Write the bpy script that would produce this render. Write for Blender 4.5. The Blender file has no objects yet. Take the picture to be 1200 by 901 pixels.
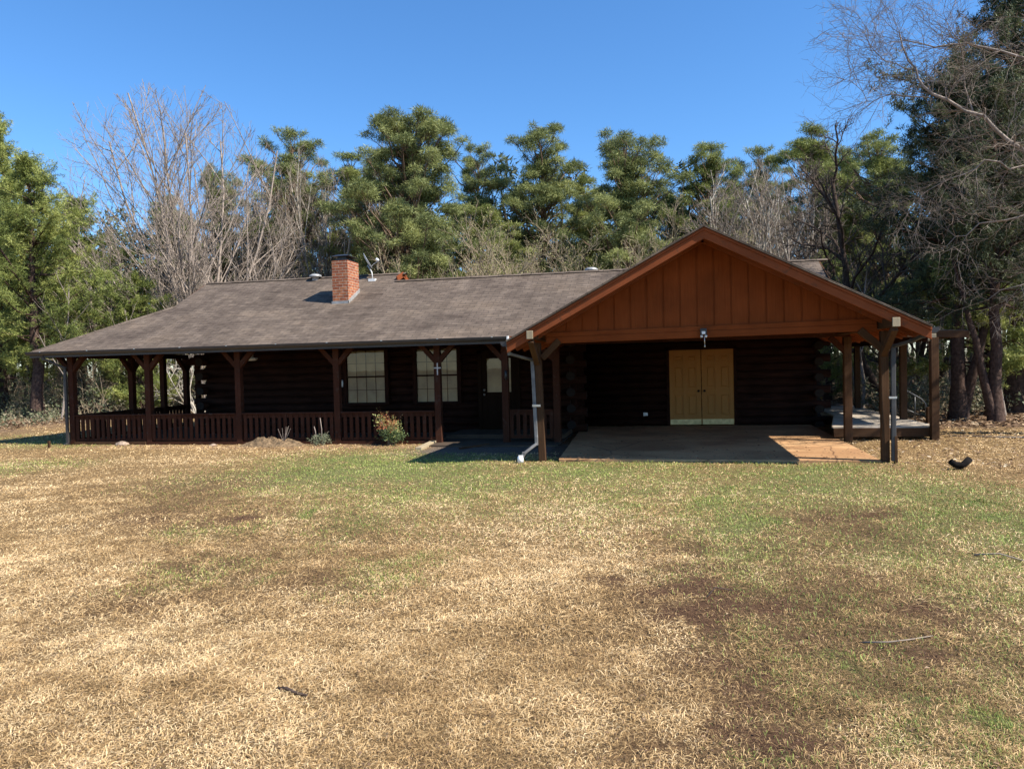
import bpy, math, random
import numpy as np
from mathutils import Vector

random.seed(7)
rng = np.random.default_rng(7)
S = bpy.context.scene
COL = S.collection
R = math.radians

# ------------------------------------------------------------------ camera
from mathutils import Matrix
cam = bpy.data.cameras.new('camera')
cam.sensor_fit = 'HORIZONTAL'; cam.sensor_width = 36.0; cam.lens = 26.0
cam.clip_start = 0.1; cam.clip_end = 2000
camo = bpy.data.objects.new('camera', cam); COL.objects.link(camo)
EYE = Vector((0, 0, 1.75))
yaw, pit, rol = R(11.93), R(-1.51), R(1.43)
f0 = Vector((-math.sin(yaw) * math.cos(pit), math.cos(yaw) * math.cos(pit), math.sin(pit)))
u0 = Vector((math.sin(yaw) * math.sin(pit), -math.cos(yaw) * math.sin(pit), math.cos(pit)))
r0 = Vector((math.cos(yaw), math.sin(yaw), 0))
rr = r0 * math.cos(rol) - u0 * math.sin(rol)
uu = u0 * math.cos(rol) + r0 * math.sin(rol)
camo.matrix_world = Matrix(((rr.x, uu.x, -f0.x, EYE.x), (rr.y, uu.y, -f0.y, EYE.y), (rr.z, uu.z, -f0.z, EYE.z), (0, 0, 0, 1)))
S.camera = camo

# ------------------------------------------------------------------ light
SUN_DIR = Vector((0.92, -0.24, 1.0)).normalized()      # towards the sun
elev = math.asin(SUN_DIR.z)
W = bpy.data.worlds.new('World'); S.world = W; W.use_nodes = True
nt = W.node_tree; nt.nodes.clear()
sky = nt.nodes.new('ShaderNodeTexSky'); sky.sky_type = 'NISHITA'; sky.sun_disc = False
sky.sun_elevation = elev
sky.sun_rotation = math.atan2(SUN_DIR.x, SUN_DIR.y)
sky.air_density = 1.0; sky.dust_density = 0.1; sky.ozone_density = 7.0; sky.altitude = 0
bg = nt.nodes.new('ShaderNodeBackground'); bg.inputs['Strength'].default_value = 0.115
wo = nt.nodes.new('ShaderNodeOutputWorld')
hs = nt.nodes.new('ShaderNodeHueSaturation'); hs.inputs['Saturation'].default_value = 1.13
nt.links.new(sky.outputs[0], hs.inputs['Color']); nt.links.new(hs.outputs[0], bg.inputs[0]); nt.links.new(bg.outputs[0], wo.inputs[0])
sun = bpy.data.lights.new('sun', 'SUN'); sun.energy = 5.0; sun.angle = R(0.53); sun.color = (1.0, 0.95, 0.87)
suno = bpy.data.objects.new('sun', sun); COL.objects.link(suno)
suno.rotation_euler = SUN_DIR.to_track_quat('Z', 'Y').to_euler(); suno.location = (20, -10, 30)
S.view_settings.view_transform = 'Standard'; S.view_settings.look = 'None'
S.view_settings.gamma = 1.0; S.view_settings.exposure = 0.95
try: S.view_settings.use_curve_mapping = False
except Exception: pass
S.render.engine = 'CYCLES'
S.cycles.transparent_max_bounces = 8
S.cycles.max_bounces = 6

# ------------------------------------------------------------------ materials
def newmat(name):
    m = bpy.data.materials.new(name); m.use_nodes = True
    n = m.node_tree.nodes; n.clear()
    out = n.new('ShaderNodeOutputMaterial'); b = n.new('ShaderNodeBsdfPrincipled')
    m.node_tree.links.new(b.outputs[0], out.inputs[0])
    return m, m.node_tree, b, out
def N(t, kind, **kw):
    n = t.nodes.new(kind)
    for k, v in kw.items():
        if k in n.inputs.keys(): n.inputs[k].default_value = v
        else: setattr(n, k, v)
    return n
def ramp(t, src, stops):
    r = t.nodes.new('ShaderNodeValToRGB'); e = r.color_ramp.elements
    while len(e) > 1: e.remove(e[-1])
    e[0].position = stops[0][0]; e[0].color = (*stops[0][1], 1)
    for p, c in stops[1:]:
        x = e.new(p); x.color = (*c, 1)
    t.links.new(src, r.inputs[0]); return r
def mapping(t, coord='UV', scale=(1, 1, 1)):
    tc = t.nodes.new('ShaderNodeTexCoord'); mp = t.nodes.new('ShaderNodeMapping')
    mp.inputs['Scale'].default_value = scale
    t.links.new(tc.outputs[coord], mp.inputs[0]); return mp
def mixc(t, fac, a, b, mode='MIX'):
    m = t.nodes.new('ShaderNodeMix'); m.data_type = 'RGBA'; m.blend_type = mode
    for i, v in ((0, fac), (6, a), (7, b)):
        if hasattr(v, 'is_output') or hasattr(v, 'links'): t.links.new(v, m.inputs[i])
        elif i == 0: m.inputs[0].default_value = v
        else: m.inputs[i].default_value = (*v, 1)
    return m.outputs[2]
def bump(t, b, h, strength=0.4, dist=0.01):
    bp = t.nodes.new('ShaderNodeBump'); bp.inputs['Strength'].default_value = strength
    bp.inputs['Distance'].default_value = dist
    t.links.new(h, bp.inputs['Height']); t.links.new(bp.outputs[0], b.inputs['Normal'])

def wood(name, c1, c2, rough=0.75, grain=60, var=0.5, bumpd=0.004, wear=None):
    """uv: u along the member, v across, in metres"""
    m, t, b, o = newmat(name)
    mp = mapping(t, 'UV', (1.6, grain, 1))
    n1 = N(t, 'ShaderNodeTexNoise', Scale=1.0, Detail=5.0, Roughness=0.6); t.links.new(mp.outputs[0], n1.inputs[0])
    mp2 = mapping(t, 'Object', (1.3, 1.3, 1.3))
    n2 = N(t, 'ShaderNodeTexNoise', Scale=1.5, Detail=4.0); t.links.new(mp2.outputs[0], n2.inputs[0])
    r = ramp(t, n1.outputs[0], [(0.3, c1), (0.7, c2)])
    r2 = ramp(t, n2.outputs[0], [(0.3, (1 - var * .6,) * 3), (0.7, (1 + var * .3,) * 3)])
    c = mixc(t, 1.0, r.outputs[0], r2.outputs[0], 'MULTIPLY')
    if wear:
        n3 = N(t, 'ShaderNodeTexNoise', Scale=7.0, Detail=6.0, Roughness=.7); t.links.new(mp2.outputs[0], n3.inputs[0])
        r3 = ramp(t, n3.outputs[0], [(0.56, (0, 0, 0)), (0.68, (1, 1, 1))])
        c = mixc(t, r3.outputs[0], c, wear)
    t.links.new(c, b.inputs['Base Color']); b.inputs['Roughness'].default_value = rough
    b.inputs['Specular IOR Level'].default_value = 0.3 if rough < .85 else .08
    bump(t, b, n1.outputs[0], 0.5, bumpd)
    return m

M = {}
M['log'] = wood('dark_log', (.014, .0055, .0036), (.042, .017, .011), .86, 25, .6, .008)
M['logend'] = wood('log_end_grain', (.009, .0055, .004), (.02, .012, .008), .8, 30)
M['porch'] = wood('brown_stained_wood', (.046, .017, .0095), (.067, .026, .0145), .88, 50, .4, wear=(.065, .04, .03))
M['weather'] = wood('weathered_brown_wood', (.062, .031, .016), (.1, .054, .028), .88, 60, .5, wear=(.05, .028, .017))
M['rake'] = wood('orange_brown_trim', (.185, .05, .018), (.24, .068, .025), .88, 40, .3, wear=(.13, .05, .024))
M['siding'] = wood('orange_siding', (.175, .042, .011), (.225, .057, .0155), .88, 55, .35)
M['deckwood'] = wood('grey_deck_boards', (.38, .31, .23), (.55, .47, .37), .85, 45, .4, wear=(.28, .22, .16))
M['paledeck'] = wood('pale_wood_sunlit_ends', (.3, .24, .15), (.4, .32, .2), .8, 50, .3)
M['doortan'] = wood('tan_door_paint', (.38, .17, .036), (.41, .185, .044), .6, 12, .12, .001)
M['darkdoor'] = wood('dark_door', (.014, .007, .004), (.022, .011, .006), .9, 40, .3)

def plain(name, c, rough=.6, metal=0, noise=.25, scale=6, spec=.5, bumpd=0):
    m, t, b, o = newmat(name)
    mp = mapping(t, 'Object')
    n = N(t, 'ShaderNodeTexNoise', Scale=scale, Detail=6.0, Roughness=.65); t.links.new(mp.outputs[0], n.inputs[0])
    a = tuple(x * (1 - noise) for x in c); d = tuple(min(1, x * (1 + noise)) for x in c)
    r = ramp(t, n.outputs[0], [(.3, a), (.7, d)])
    t.links.new(r.outputs[0], b.inputs['Base Color'])
    b.inputs['Roughness'].default_value = rough; b.inputs['Metallic'].default_value = metal
    b.inputs['Specular IOR Level'].default_value = spec
    if bumpd: bump(t, b, n.outputs[0], .6, bumpd)
    return m
M['gutter'] = plain('dark_gutter_metal', (.035, .03, .028), .45)
M['downspout'] = plain('grey_downspout_metal', (.04, .038, .037), .6, 0, .4, 4)
M['pipe'] = plain('galvanised_spout', (.15, .145, .14), .55, .1, .5, 4)
M['white'] = plain('white_plastic', (.75, .75, .72), .4, 0, .1)
M['black'] = plain('black_metal', (.02, .02, .02), .4)
M['knob'] = plain('dark_bronze_knob', (.03, .022, .016), .3, .6)
M['silver'] = plain('brushed_nickel', (.6, .6, .58), .3, .9)
M['brass'] = plain('worn_brass_plate', (.42, .36, .2), .3, .8, .35, 9)
M['crosswhite'] = plain('greyish_white_metal', (.45, .42, .4), .5)
M['flash'] = plain('grey_flashing', (.36, .35, .33), .45, .3, .3)
M['blind'] = plain('cream_blind', (.42, .35, .22), .6, 0, .2, 3)
M['stone'] = plain('field_stone', (.3, .22, .16), .9, 0, .5, 8, .2, .02)
M['bark_pine'] = plain('pine_bark', (.17, .115, .08), .95, 0, .5, 9, .1, .03)
M['bark_dark'] = plain('dark_bark', (.06, .042, .033), .95, 0, .5, 10, .1, .03)
M['bark_red'] = plain('cedar_bark', (.07, .045, .035), .95, 0, .6, 12, .1, .03)
M['bark_grey'] = plain('grey_bark', (.25, .205, .17), .95, 0, .45, 6, .1, .01)
M['bark_pale'] = plain('pale_bark', (.36, .32, .26), .95, 0, .45, 6, .1, .01)
M['twig'] = plain('twig_bark', (.25, .2, .155), .95, 0, .3, 1, .1)
M['bark_brown'] = plain('brown_grey_bark', (.29, .235, .19), .95, 0, .45, 6, .1, .01)
M['twig_brown'] = plain('brown_grey_twigs', (.26, .21, .17), .95, 0, .3, 1, .1)
M['twig_tan'] = plain('tan_twig_bark', (.31, .245, .165), .95, 0, .35, 1, .1)
M['twig_dark'] = plain('dark_twig_bark', (.1, .078, .062), .95, 0, .4, 1, .1)

def slab_mat():
    m, t, b, o = newmat('stained_concrete')
    mp = mapping(t, 'Object')
    n = N(t, 'ShaderNodeTexNoise', Scale=1.3, Detail=7.0, Roughness=.7); t.links.new(mp.outputs[0], n.inputs[0])
    n2 = N(t, 'ShaderNodeTexNoise', Scale=40.0, Detail=4.0); t.links.new(mp.outputs[0], n2.inputs[0])
    r = ramp(t, n.outputs[0], [(.3, (.36, .185, .08)), (.5, (.5, .28, .125)), (.72, (.58, .36, .175))])
    r2 = ramp(t, n2.outputs[0], [(.3, (.85,) * 3), (.7, (1.08,) * 3)])
    t.links.new(mixc(t, 1, r.outputs[0], r2.outputs[0], 'MULTIPLY'), b.inputs['Base Color'])
    n3 = N(t, 'ShaderNodeTexNoise', Scale=.55, Detail=3.0); t.links.new(mp.outputs[0], n3.inputs[0])
    r3 = ramp(t, n3.outputs[0], [(.42, (.72, .68, .64)), (.55, (1, 1, 1))])
    v = t.nodes.new('ShaderNodeTexVoronoi'); v.feature = 'DISTANCE_TO_EDGE'; v.inputs['Scale'].default_value = .33; n4 = N(t, 'ShaderNodeTexNoise', Scale=3.0, Detail=5.0)
    t.links.new(mp.outputs[0], n4.inputs[0]); wv = mixc(t, .12, mp.outputs[0], n4.outputs[1]); t.links.new(wv, v.inputs['Vector'])
    r4 = ramp(t, v.outputs['Distance'], [(.0, (.35, .3, .27)), (.006, (1, 1, 1))])
    c = mixc(t, 1, mixc(t, 1, r.outputs[0], r2.outputs[0], 'MULTIPLY'), r3.outputs[0], 'MULTIPLY'); t.links.new(mixc(t, 1, c, r4.outputs[0], 'MULTIPLY'), b.inputs['Base Color'])
    b.inputs['Roughness'].default_value = .75; bump(t, b, n2.outputs[0], .3, .003)
    return m
M['slab'] = slab_mat()

def shingle_mat(name='brown_grey_shingles', bright=1.0):
    m, t, b, o = newmat(name)
    uv = mapping(t, 'UV')
    # slightly wavy courses
    br = t.nodes.new('ShaderNodeTexBrick'); t.links.new(uv.outputs[0], br.inputs[0])
    br.inputs['Scale'].default_value = 1; br.inputs['Brick Width'].default_value = .3
    br.inputs['Row Height'].default_value = .14; br.inputs['Mortar Size'].default_value = .005
    br.inputs['Mortar Smooth'].default_value = .3; br.inputs['Bias'].default_value = .0
    br.inputs['Color1'].default_value = (*[x * bright for x in (.235, .175, .13)], 1)
    br.inputs['Color2'].default_value = (*[x * bright for x in (.33, .25, .188)], 1)
    br.inputs['Mortar'].default_value = (.03, .025, .02, 1)
    n = N(t, 'ShaderNodeTexNoise', Scale=.9, Detail=6.0, Roughness=.65)
    mp = mapping(t, 'UV', (.55, .9, 1)); t.links.new(mp.outputs[0], n.inputs[0])
    r = ramp(t, n.outputs[0], [(.3, (.56, .53, .52)), (.5, (1, 1, 1)), (.7, (1.3, 1.27, 1.2))])
    n2 = N(t, 'ShaderNodeTexNoise', Scale=1.0, Detail=5.0, Roughness=.7); mpn = mapping(t, 'UV', (5, 13, 1)); t.links.new(mpn.outputs[0], n2.inputs[0])
    r2 = ramp(t, n2.outputs[0], [(.32, (.68,) * 3), (.68, (1.3,) * 3)])
    # streaks running down the slope
    mp3 = mapping(t, 'UV', (2.2, .22, 1)); n3 = N(t, 'ShaderNodeTexNoise', Scale=1.6, Detail=5.0); t.links.new(mp3.outputs[0], n3.inputs[0])
    r3 = ramp(t, n3.outputs[0], [(.35, (.84, .83, .82)), (.65, (1.1,) * 3)])
    c = mixc(t, 1, br.outputs[0], r.outputs[0], 'MULTIPLY')
    c = mixc(t, 1, c, r2.outputs[0], 'MULTIPLY'); c = mixc(t, 1, c, r3.outputs[0], 'MULTIPLY')
    t.links.new(c, b.inputs['Base Color']); b.inputs['Roughness'].default_value = .92
    b.inputs['Specular IOR Level'].default_value = .2
    sep = t.nodes.new('ShaderNodeSeparateXYZ'); t.links.new(uv.outputs[0], sep.inputs[0])
    md = N(t, 'ShaderNodeMath', operation='DIVIDE'); t.links.new(sep.outputs[1], md.inputs[0]); md.inputs[1].default_value = .14
    fr = N(t, 'ShaderNodeMath', operation='FRACT'); t.links.new(md.outputs[0], fr.inputs[0])
    inv = N(t, 'ShaderNodeMath', operation='SUBTRACT'); inv.inputs[0].default_value = 1; t.links.new(fr.outputs[0], inv.inputs[1])
    ad = N(t, 'ShaderNodeMath', operation='ADD'); t.links.new(inv.outputs[0], ad.inputs[0]); t.links.new(n2.outputs[0], ad.inputs[1])
    bump(t, b, ad.outputs[0], .8, .012)
    return m
M['shingle'] = shingle_mat(bright=.41)

def brick_mat():
    m, t, b, o = newmat('red_orange_brick')
    uv = mapping(t, 'UV')
    br = t.nodes.new('ShaderNodeTexBrick'); t.links.new(uv.outputs[0], br.inputs[0])
    br.inputs['Scale'].default_value = 1; br.inputs['Brick Width'].default_value = .2
    br.inputs['Row Height'].default_value = .073; br.inputs['Mortar Size'].default_value = .007
    br.inputs['Bias'].default_value = -.1
    br.inputs['Color1'].default_value = (.26, .07, .028, 1); br.inputs['Color2'].default_value = (.4, .15, .06, 1)
    br.inputs['Mortar'].default_value = (.4, .32, .24, 1)
    n = N(t, 'ShaderNodeTexNoise', Scale=9, Detail=5.0); t.links.new(uv.outputs[0], n.inputs[0])
    r = ramp(t, n.outputs[0], [(.3, (.6, .55, .52)), (.7, (1.25, 1.2, 1.15))])
    t.links.new(mixc(t, 1, br.outputs[0], r.outputs[0], 'MULTIPLY'), b.inputs['Base Color'])
    b.inputs['Roughness'].default_value = .9
    inv = N(t, 'ShaderNodeMath', operation='SUBTRACT'); inv.inputs[0].default_value = 1; t.links.new(br.outputs[1], inv.inputs[1])
    bump(t, b, inv.outputs[0], .8, .01)
    return m
M['brick'] = brick_mat()

def glass_mat():
    m, t, b, o = newmat('window_glass')
    t.nodes.remove(b)
    tr = t.nodes.new('ShaderNodeBsdfTransparent'); tr.inputs[0].default_value = (.93, .95, .93, 1)
    gl = t.nodes.new('ShaderNodeBsdfGlossy'); gl.inputs['Roughness'].default_value = .01
    fr = t.nodes.new('ShaderNodeFresnel'); fr.inputs[0].default_value = 1.6
    n = N(t, 'ShaderNodeTexNoise', Scale=2.5, Detail=1.0); mp = mapping(t, 'Object'); t.links.new(mp.outputs[0], n.inputs[0])
    bp = N(t, 'ShaderNodeBump', Strength=.06, Distance=.01); t.links.new(n.outputs[0], bp.inputs['Height'])
    t.links.new(bp.outputs[0], gl.inputs['Normal'])
    mx = t.nodes.new('ShaderNodeMixShader'); t.links.new(fr.outputs[0], mx.inputs[0])
    t.links.new(tr.outputs[0], mx.inputs[1]); t.links.new(gl.outputs[0], mx.inputs[2]); t.links.new(mx.outputs[0], o.inputs[0])
    return m
M['glass'] = glass_mat()

def leaf_mat(name, stops, trans=.25, rough=.6):
    m, t, b, o = newmat(name)
    at = t.nodes.new('ShaderNodeAttribute'); at.attribute_name = 'tint'
    r = ramp(t, at.outputs['Fac'], stops)
    t.links.new(r.outputs[0], b.inputs['Base Color']); b.inputs['Roughness'].default_value = rough
    b.inputs['Specular IOR Level'].default_value = .25
    tl = t.nodes.new('ShaderNodeBsdfTranslucent'); t.links.new(r.outputs[0], tl.inputs[0])
    mx = t.nodes.new('ShaderNodeMixShader'); mx.inputs[0].default_value = trans
    t.links.new(b.outputs[0], mx.inputs[1]); t.links.new(tl.outputs[0], mx.inputs[2]); t.links.new(mx.outputs[0], o.inputs[0])
    return m
M['pine'] = leaf_mat('pine_needles', [(0, (.055, .07, .028)), (.5, (.185, .21, .07)), (1, (.4, .41, .15))])
M['pine2'] = leaf_mat('pine_needles_yellowish', [(0, (.06, .085, .025)), (.5, (.2, .225, .06)), (1, (.36, .37, .12))])
M['cedarlight'] = leaf_mat('juniper_sprays_light', [(0, (.09, .115, .03)), (.5, (.22, .255, .065)), (1, (.42, .43, .13))], .3)
M['cedardark'] = leaf_mat('juniper_sprays_dark', [(0, (.025, .036, .017)), (.5, (.062, .08, .034)), (1, (.16, .17, .07))], .15)
M['bud'] = leaf_mat('spring_buds', [(0, (.15, .15, .05)), (1, (.33, .3, .13))])
M['far'] = leaf_mat('distant_foliage', [(0, (.05, .065, .035)), (.5, (.12, .14, .07)), (1, (.25, .22, .14))])
M['straw'] = leaf_mat('grass_blades', [(0, (.1, .055, .025)), (.25, (.32, .2, .085)), (.5, (.62, .415, .19)), (.7, (.9, .68, .385)), (.72, (.13, .18, .035)), (.86, (.26, .31, .065)), (1, (.43, .45, .13))], .2, .55)
M['litter'] = leaf_mat('dead_leaves', [(0, (.1, .06, .035)), (.5, (.26, .16, .09)), (.85, (.42, .3, .18)), (1, (.6, .5, .36))], .1, .8)
M['nandina'] = leaf_mat('nandina_leaves', [(0, (.05, .075, .035)), (.45, (.14, .19, .07)), (.6, (.35, .36, .13)), (.75, (.42, .13, .06)), (1, (.55, .2, .1))], .25)
M['sage'] = leaf_mat('grey_green_leaves', [(0, (.12, .14, .08)), (1, (.3, .32, .2))])

def ground_mat():
    m, t, b, o = newmat('lawn_soil_and_thatch')
    at = t.nodes.new('ShaderNodeAttribute'); at.attribute_name = 'cover'
    mp = mapping(t, 'Object')
    n = N(t, 'ShaderNodeTexNoise', Scale=22.0, Detail=8.0, Roughness=.75); t.links.new(mp.outputs[0], n.inputs[0])
    n2 = N(t, 'ShaderNodeTexNoise', Scale=90.0, Detail=4.0, Roughness=.7); t.links.new(mp.outputs[0], n2.inputs[0])
    r = ramp(t, n.outputs[0], [(.3, (.5, .48, .46)), (.5, (1, 1, 1)), (.7, (1.4, 1.38, 1.32))])
    r2 = ramp(t, n2.outputs[0], [(.32, (.55, .52, .5)), (.68, (1.4, 1.4, 1.4))])
    c = mixc(t, 1, at.outputs['Color'], r.outputs[0], 'MULTIPLY'); c = mixc(t, 1, c, r2.outputs[0], 'MULTIPLY')
    t.links.new(c, b.inputs['Base Color']); b.inputs['Roughness'].default_value = .95
    b.inputs['Specular IOR Level'].default_value = .1
    ad = N(t, 'ShaderNodeMath', operation='ADD'); t.links.new(n.outputs[0], ad.inputs[0]); t.links.new(n2.outputs[0], ad.inputs[1])
    bump(t, b, ad.outputs[0], 1.0, .03)
    return m
M['ground'] = ground_mat()

# ------------------------------------------------------------------ mesh helpers
def arr_mesh(name, V, F, mat, tint=None, color=None, smooth=False, uv=None):
    """V (n,3), F (m,k) with constant k"""
    me = bpy.data.meshes.new(name); V = np.asarray(V, np.float32); F = np.asarray(F, np.int32)
    k = F.shape[1]
    me.vertices.add(len(V)); me.vertices.foreach_set('co', V.ravel())
    me.loops.add(F.size); me.loops.foreach_set('vertex_index', F.ravel())
    me.polygons.add(len(F)); me.polygons.foreach_set('loop_start', np.arange(0, F.size, k, dtype=np.int32))
    try: me.polygons.foreach_set('loop_total', np.full(len(F), k, np.int32))
    except Exception: pass
    me.update(calc_edges=True)
    if tint is not None:
        a = me.attributes.new('tint', 'FLOAT', 'FACE'); a.data.foreach_set('value', np.asarray(tint, np.float32))
    if color is not None:
        a = me.attributes.new('cover', 'FLOAT_COLOR', 'POINT'); c = np.ones((len(V), 4), np.float32); c[:, :3] = color
        a.data.foreach_set('color', c.ravel())
    if smooth: me.polygons.foreach_set('use_smooth', np.ones(len(F), bool))
    me.materials.append(mat)
    return me
def tag(o, label=None, cat=None, group=None, kind=None):
    if label: o['label'] = label
    if cat: o['category'] = cat
    if group: o['group'] = group
    if kind: o['kind'] = kind
    return o
def link(name, me, parent=None, loc=None):
    o = bpy.data.objects.new(name, me); COL.objects.link(o)
    if parent is not None:
        o.parent = parent
        if loc is None:                       # mesh given in world coordinates
            w = parent; off = Vector((0, 0, 0))
            while w is not None: off += w.location; w = w.parent
            o.location = -off
    if loc is not None: o.location = loc
    return o
def thing(name, label, cat, loc=(0, 0, 0), group=None):
    o = bpy.data.objects.new(name, None); COL.objects.link(o); o.location = loc; o.empty_display_size = .2
    return tag(o, label, cat, group)

class MB:
    """collects faces with per-corner uv in metres"""
    def __init__(s): s.v = []; s.f = []; s.uv = []; s.mi = []; s.sm = []
    def face(s, pts, uvs=None, mi=0, sm=False):
        n = len(s.v); s.v += [tuple(p) for p in pts]; s.f.append(tuple(range(n, n + len(pts))))
        if uvs is None:
            a, b_, c = Vector(pts[0]), Vector(pts[1]), Vector(pts[2]); nn = (b_ - a).cross(c - a)
            ax = max(range(3), key=lambda i: abs(nn[i]))
            uvs = [((p[1], p[2]) if ax == 0 else (p[0], p[2]) if ax == 1 else (p[0], p[1])) for p in pts]
        s.uv.append(uvs); s.mi.append(mi); s.sm.append(sm)
    def hexa(s, c, mi=0, along=None):
        """c: 8 corners, bottom 4 ccw then top 4"""
        Q = [(3, 2, 1, 0), (4, 5, 6, 7), (0, 1, 5, 4), (1, 2, 6, 5), (2, 3, 7, 6), (3, 0, 4, 7)]
        C = [Vector(p) for p in c]
        if along is None:
            e = [(C[1] - C[0]), (C[3] - C[0]), (C[4] - C[0])]; along = max(e, key=lambda x: x.length)
        A = along.normalized(); off = random.random() * 9
        for q in Q:
            P = [C[i] for i in q]; nn = (P[1] - P[0]).cross(P[2] - P[0])
            if nn.length < 1e-9: nn = (P[2] - P[1]).cross(P[3] - P[1])
            nn.normalize(); B = nn.cross(A)
            if B.length < .3: U = (P[1] - P[0]).normalized(); B = nn.cross(U)
            else: U = A
            s.face(P, [(p.dot(U) + off, p.dot(B) + off * .37) for p in P], mi)
    def box(s, x0, x1, y0, y1, z0, z1, mi=0, along=None):
        s.hexa([(x0, y0, z0), (x1, y0, z0), (x1, y1, z0), (x0, y1, z0), (x0, y0, z1), (x1, y0, z1), (x1, y1, z1), (x0, y1, z1)], mi, along)
    def beam(s, p, q, w, h, up=(0, 0, 1), mi=0):
        p = Vector(p); q = Vector(q); d = (q - p).normalized(); u = Vector(up)
        r = d.cross(u)
        if r.length < 1e-4: r = d.cross(Vector((0, 1, 0)))
        r.normalize(); u = r.cross(d)
        c = []
        for e in (p, q):
            c += [e - r * w / 2 - u * h / 2, e + r * w / 2 - u * h / 2, e + r * w / 2 + u * h / 2, e - r * w / 2 + u * h / 2]
        s.hexa([c[0], c[1], c[5], c[4], c[3], c[2], c[6], c[7]], mi, d)
    def tube(s, pts, rad, n=8, caps=True, mi=0):
        pts = [Vector(p) for p in pts]; rings = []
        if not hasattr(rad, '__len__'): rad = [rad] * len(pts)
        ref = None; L = 0
        for i, p in enumerate(pts):
            d = (pts[min(i + 1, len(pts) - 1)] - pts[max(i - 1, 0)]).normalized()
            if ref is None: ref = Vector((0, 0, 1)) if abs(d.z) < .9 else Vector((1, 0, 0))
            a = d.cross(ref).normalized(); b_ = a.cross(d); ref = b_
            if i: L += (p - pts[i - 1]).length
            rings.append(([p + (a * math.cos(2 * math.pi * k / n) + b_ * math.sin(2 * math.pi * k / n)) * rad[i] for k in range(n)], L))
        for (A, la), (B, lb) in zip(rings, rings[1:]):
            for k in range(n):
                k2 = (k + 1) % n; c0 = rad[0] * 6.28 * k / n; c1 = rad[0] * 6.28 * (k + 1) / n
                s.face([A[k2], A[k], B[k], B[k2]], [(la, c1), (la, c0), (lb, c0), (lb, c1)], mi, True)
        if caps:
            s.face(rings[0][0], None, mi); s.face(list(reversed(rings[-1][0])), None, mi)
    def build(s, name, mats, parent=None, bevel=0, loc=None):
        me = bpy.data.meshes.new(name); me.from_pydata(s.v, [], s.f)
        ul = me.uv_layers.new(name='UVMap'); flat = [c for u in s.uv for p in u for c in p]
        ul.data.foreach_set('uv', flat)
        me.polygons.foreach_set('material_index', s.mi); me.polygons.foreach_set('use_smooth', s.sm)
        for m in (mats if isinstance(mats, (list, tuple)) else [mats]): me.materials.append(m)
        import bmesh
        bm = bmesh.new(); bm.from_mesh(me); bmesh.ops.remove_doubles(bm, verts=bm.verts, dist=1e-5)
        bmesh.ops.recalc_face_normals(bm, faces=bm.faces); bm.to_mesh(me); bm.free(); me.update()
        o = link(name, me, parent, loc)
        if bevel:
            b = o.modifiers.new('bevel', 'BEVEL'); b.width = bevel; b.segments = 2; b.limit_method = 'ANGLE'; b.angle_limit = R(40)
        return o

def lathe(mb, c, prof, n=14, axis=Vector((0, 0, 1)), mi=0):
    """prof list of (r, h)"""
    axis = axis.normalized(); a = axis.orthogonal().normalized(); b_ = axis.cross(a); c = Vector(c)
    rings = [[c + axis * h + (a * math.cos(2 * math.pi * k / n) + b_ * math.sin(2 * math.pi * k / n)) * max(r, 1e-4) for k in range(n)] for r, h in prof]
    for A, B in zip(rings, rings[1:]):
        for k in range(n): mb.face([A[k], A[(k + 1) % n], B[(k + 1) % n], B[k]], None, mi, True)

# ------------------------------------------------------------------ value noise
def vnoise(x, y, seed=0):
    x = np.asarray(x, float); y = np.asarray(y, float)
    r = np.random.default_rng(seed).random((256, 256))
    xi = np.floor(x).astype(int); yi = np.floor(y).astype(int); fx = x - xi; fy = y - yi
    fx = fx * fx * (3 - 2 * fx); fy = fy * fy * (3 - 2 * fy)
    g = lambda a, b_: r[a % 256, b_ % 256]
    return (g(xi, yi) * (1 - fx) + g(xi + 1, yi) * fx) * (1 - fy) + (g(xi, yi + 1) * (1 - fx) + g(xi + 1, yi + 1) * fx) * fy
def fbm(x, y, s, seed=0, o=4):
    v = 0; a = .5; t = 0
    for i in range(o):
        v = v + a * vnoise(x * s, y * s, seed + i); t += a; a *= .55; s *= 2.1
    return v / t
GREEN = [(-5.01, 12.44, 2.33, 2.49, 1), (-6.21, 11.0, 0.88, 1.62, 0.5), (-3.21, 11.14, 1.61, 2.71, 0.7), (-1.19, 12.34, 2.06, 1.64, 0.8), (-0.32, 11.27, 1.48, 2.62, 0.6), (0.71, 8.78, 0.56, 4.08, 0.75), (0.61, 6.07, 0.39, 0.97, 0.55), (2.12, 11.38, 1.38, 2.54, 0.8), (2.37, 8.92, 1.07, 2.64, 0.6), (3.35, 9.0, 1.03, 3.26, 0.75), (2.21, 6.26, 0.56, 0.97, 0.5), (1.98, 4.84, 0.29, 0.87, 0.45), (1.0, 4.12, 0.26, 0.21, 0.8), (1.47, 3.74, 0.19, 0.34, 1), (0.72, 4.18, 0.13, 0.09, 0.8), (0.48, 3.43, 0.18, 0.11, 0.8), (1.13, 3.61, 0.15, 0.16, 0.6), (-4.44, 8.25, 0.17, 0.3, 1), (-5.0, 7.35, 0.6, 0.49, 0.4), (-3.51, 8.98, 0.67, 1.77, 0.5), (-2.37, 6.23, 0.31, 0.69, 0.45), (-4.11, 5.88, 0.47, 0.66, 0.35), (-3.22, 5.72, 0.15, 0.19, 0.7), (-15.66, 17.38, 2.46, 1.41, 0.8), (-12.54, 12.35, 1.16, 1.21, 0.5), (-0.47, 9.21, 0.62, 1.13, 0.4), (1.21, 5.92, 0.37, 0.67, 0.4), (1.35, 4.75, 0.44, 0.87, 0.35)]
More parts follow.
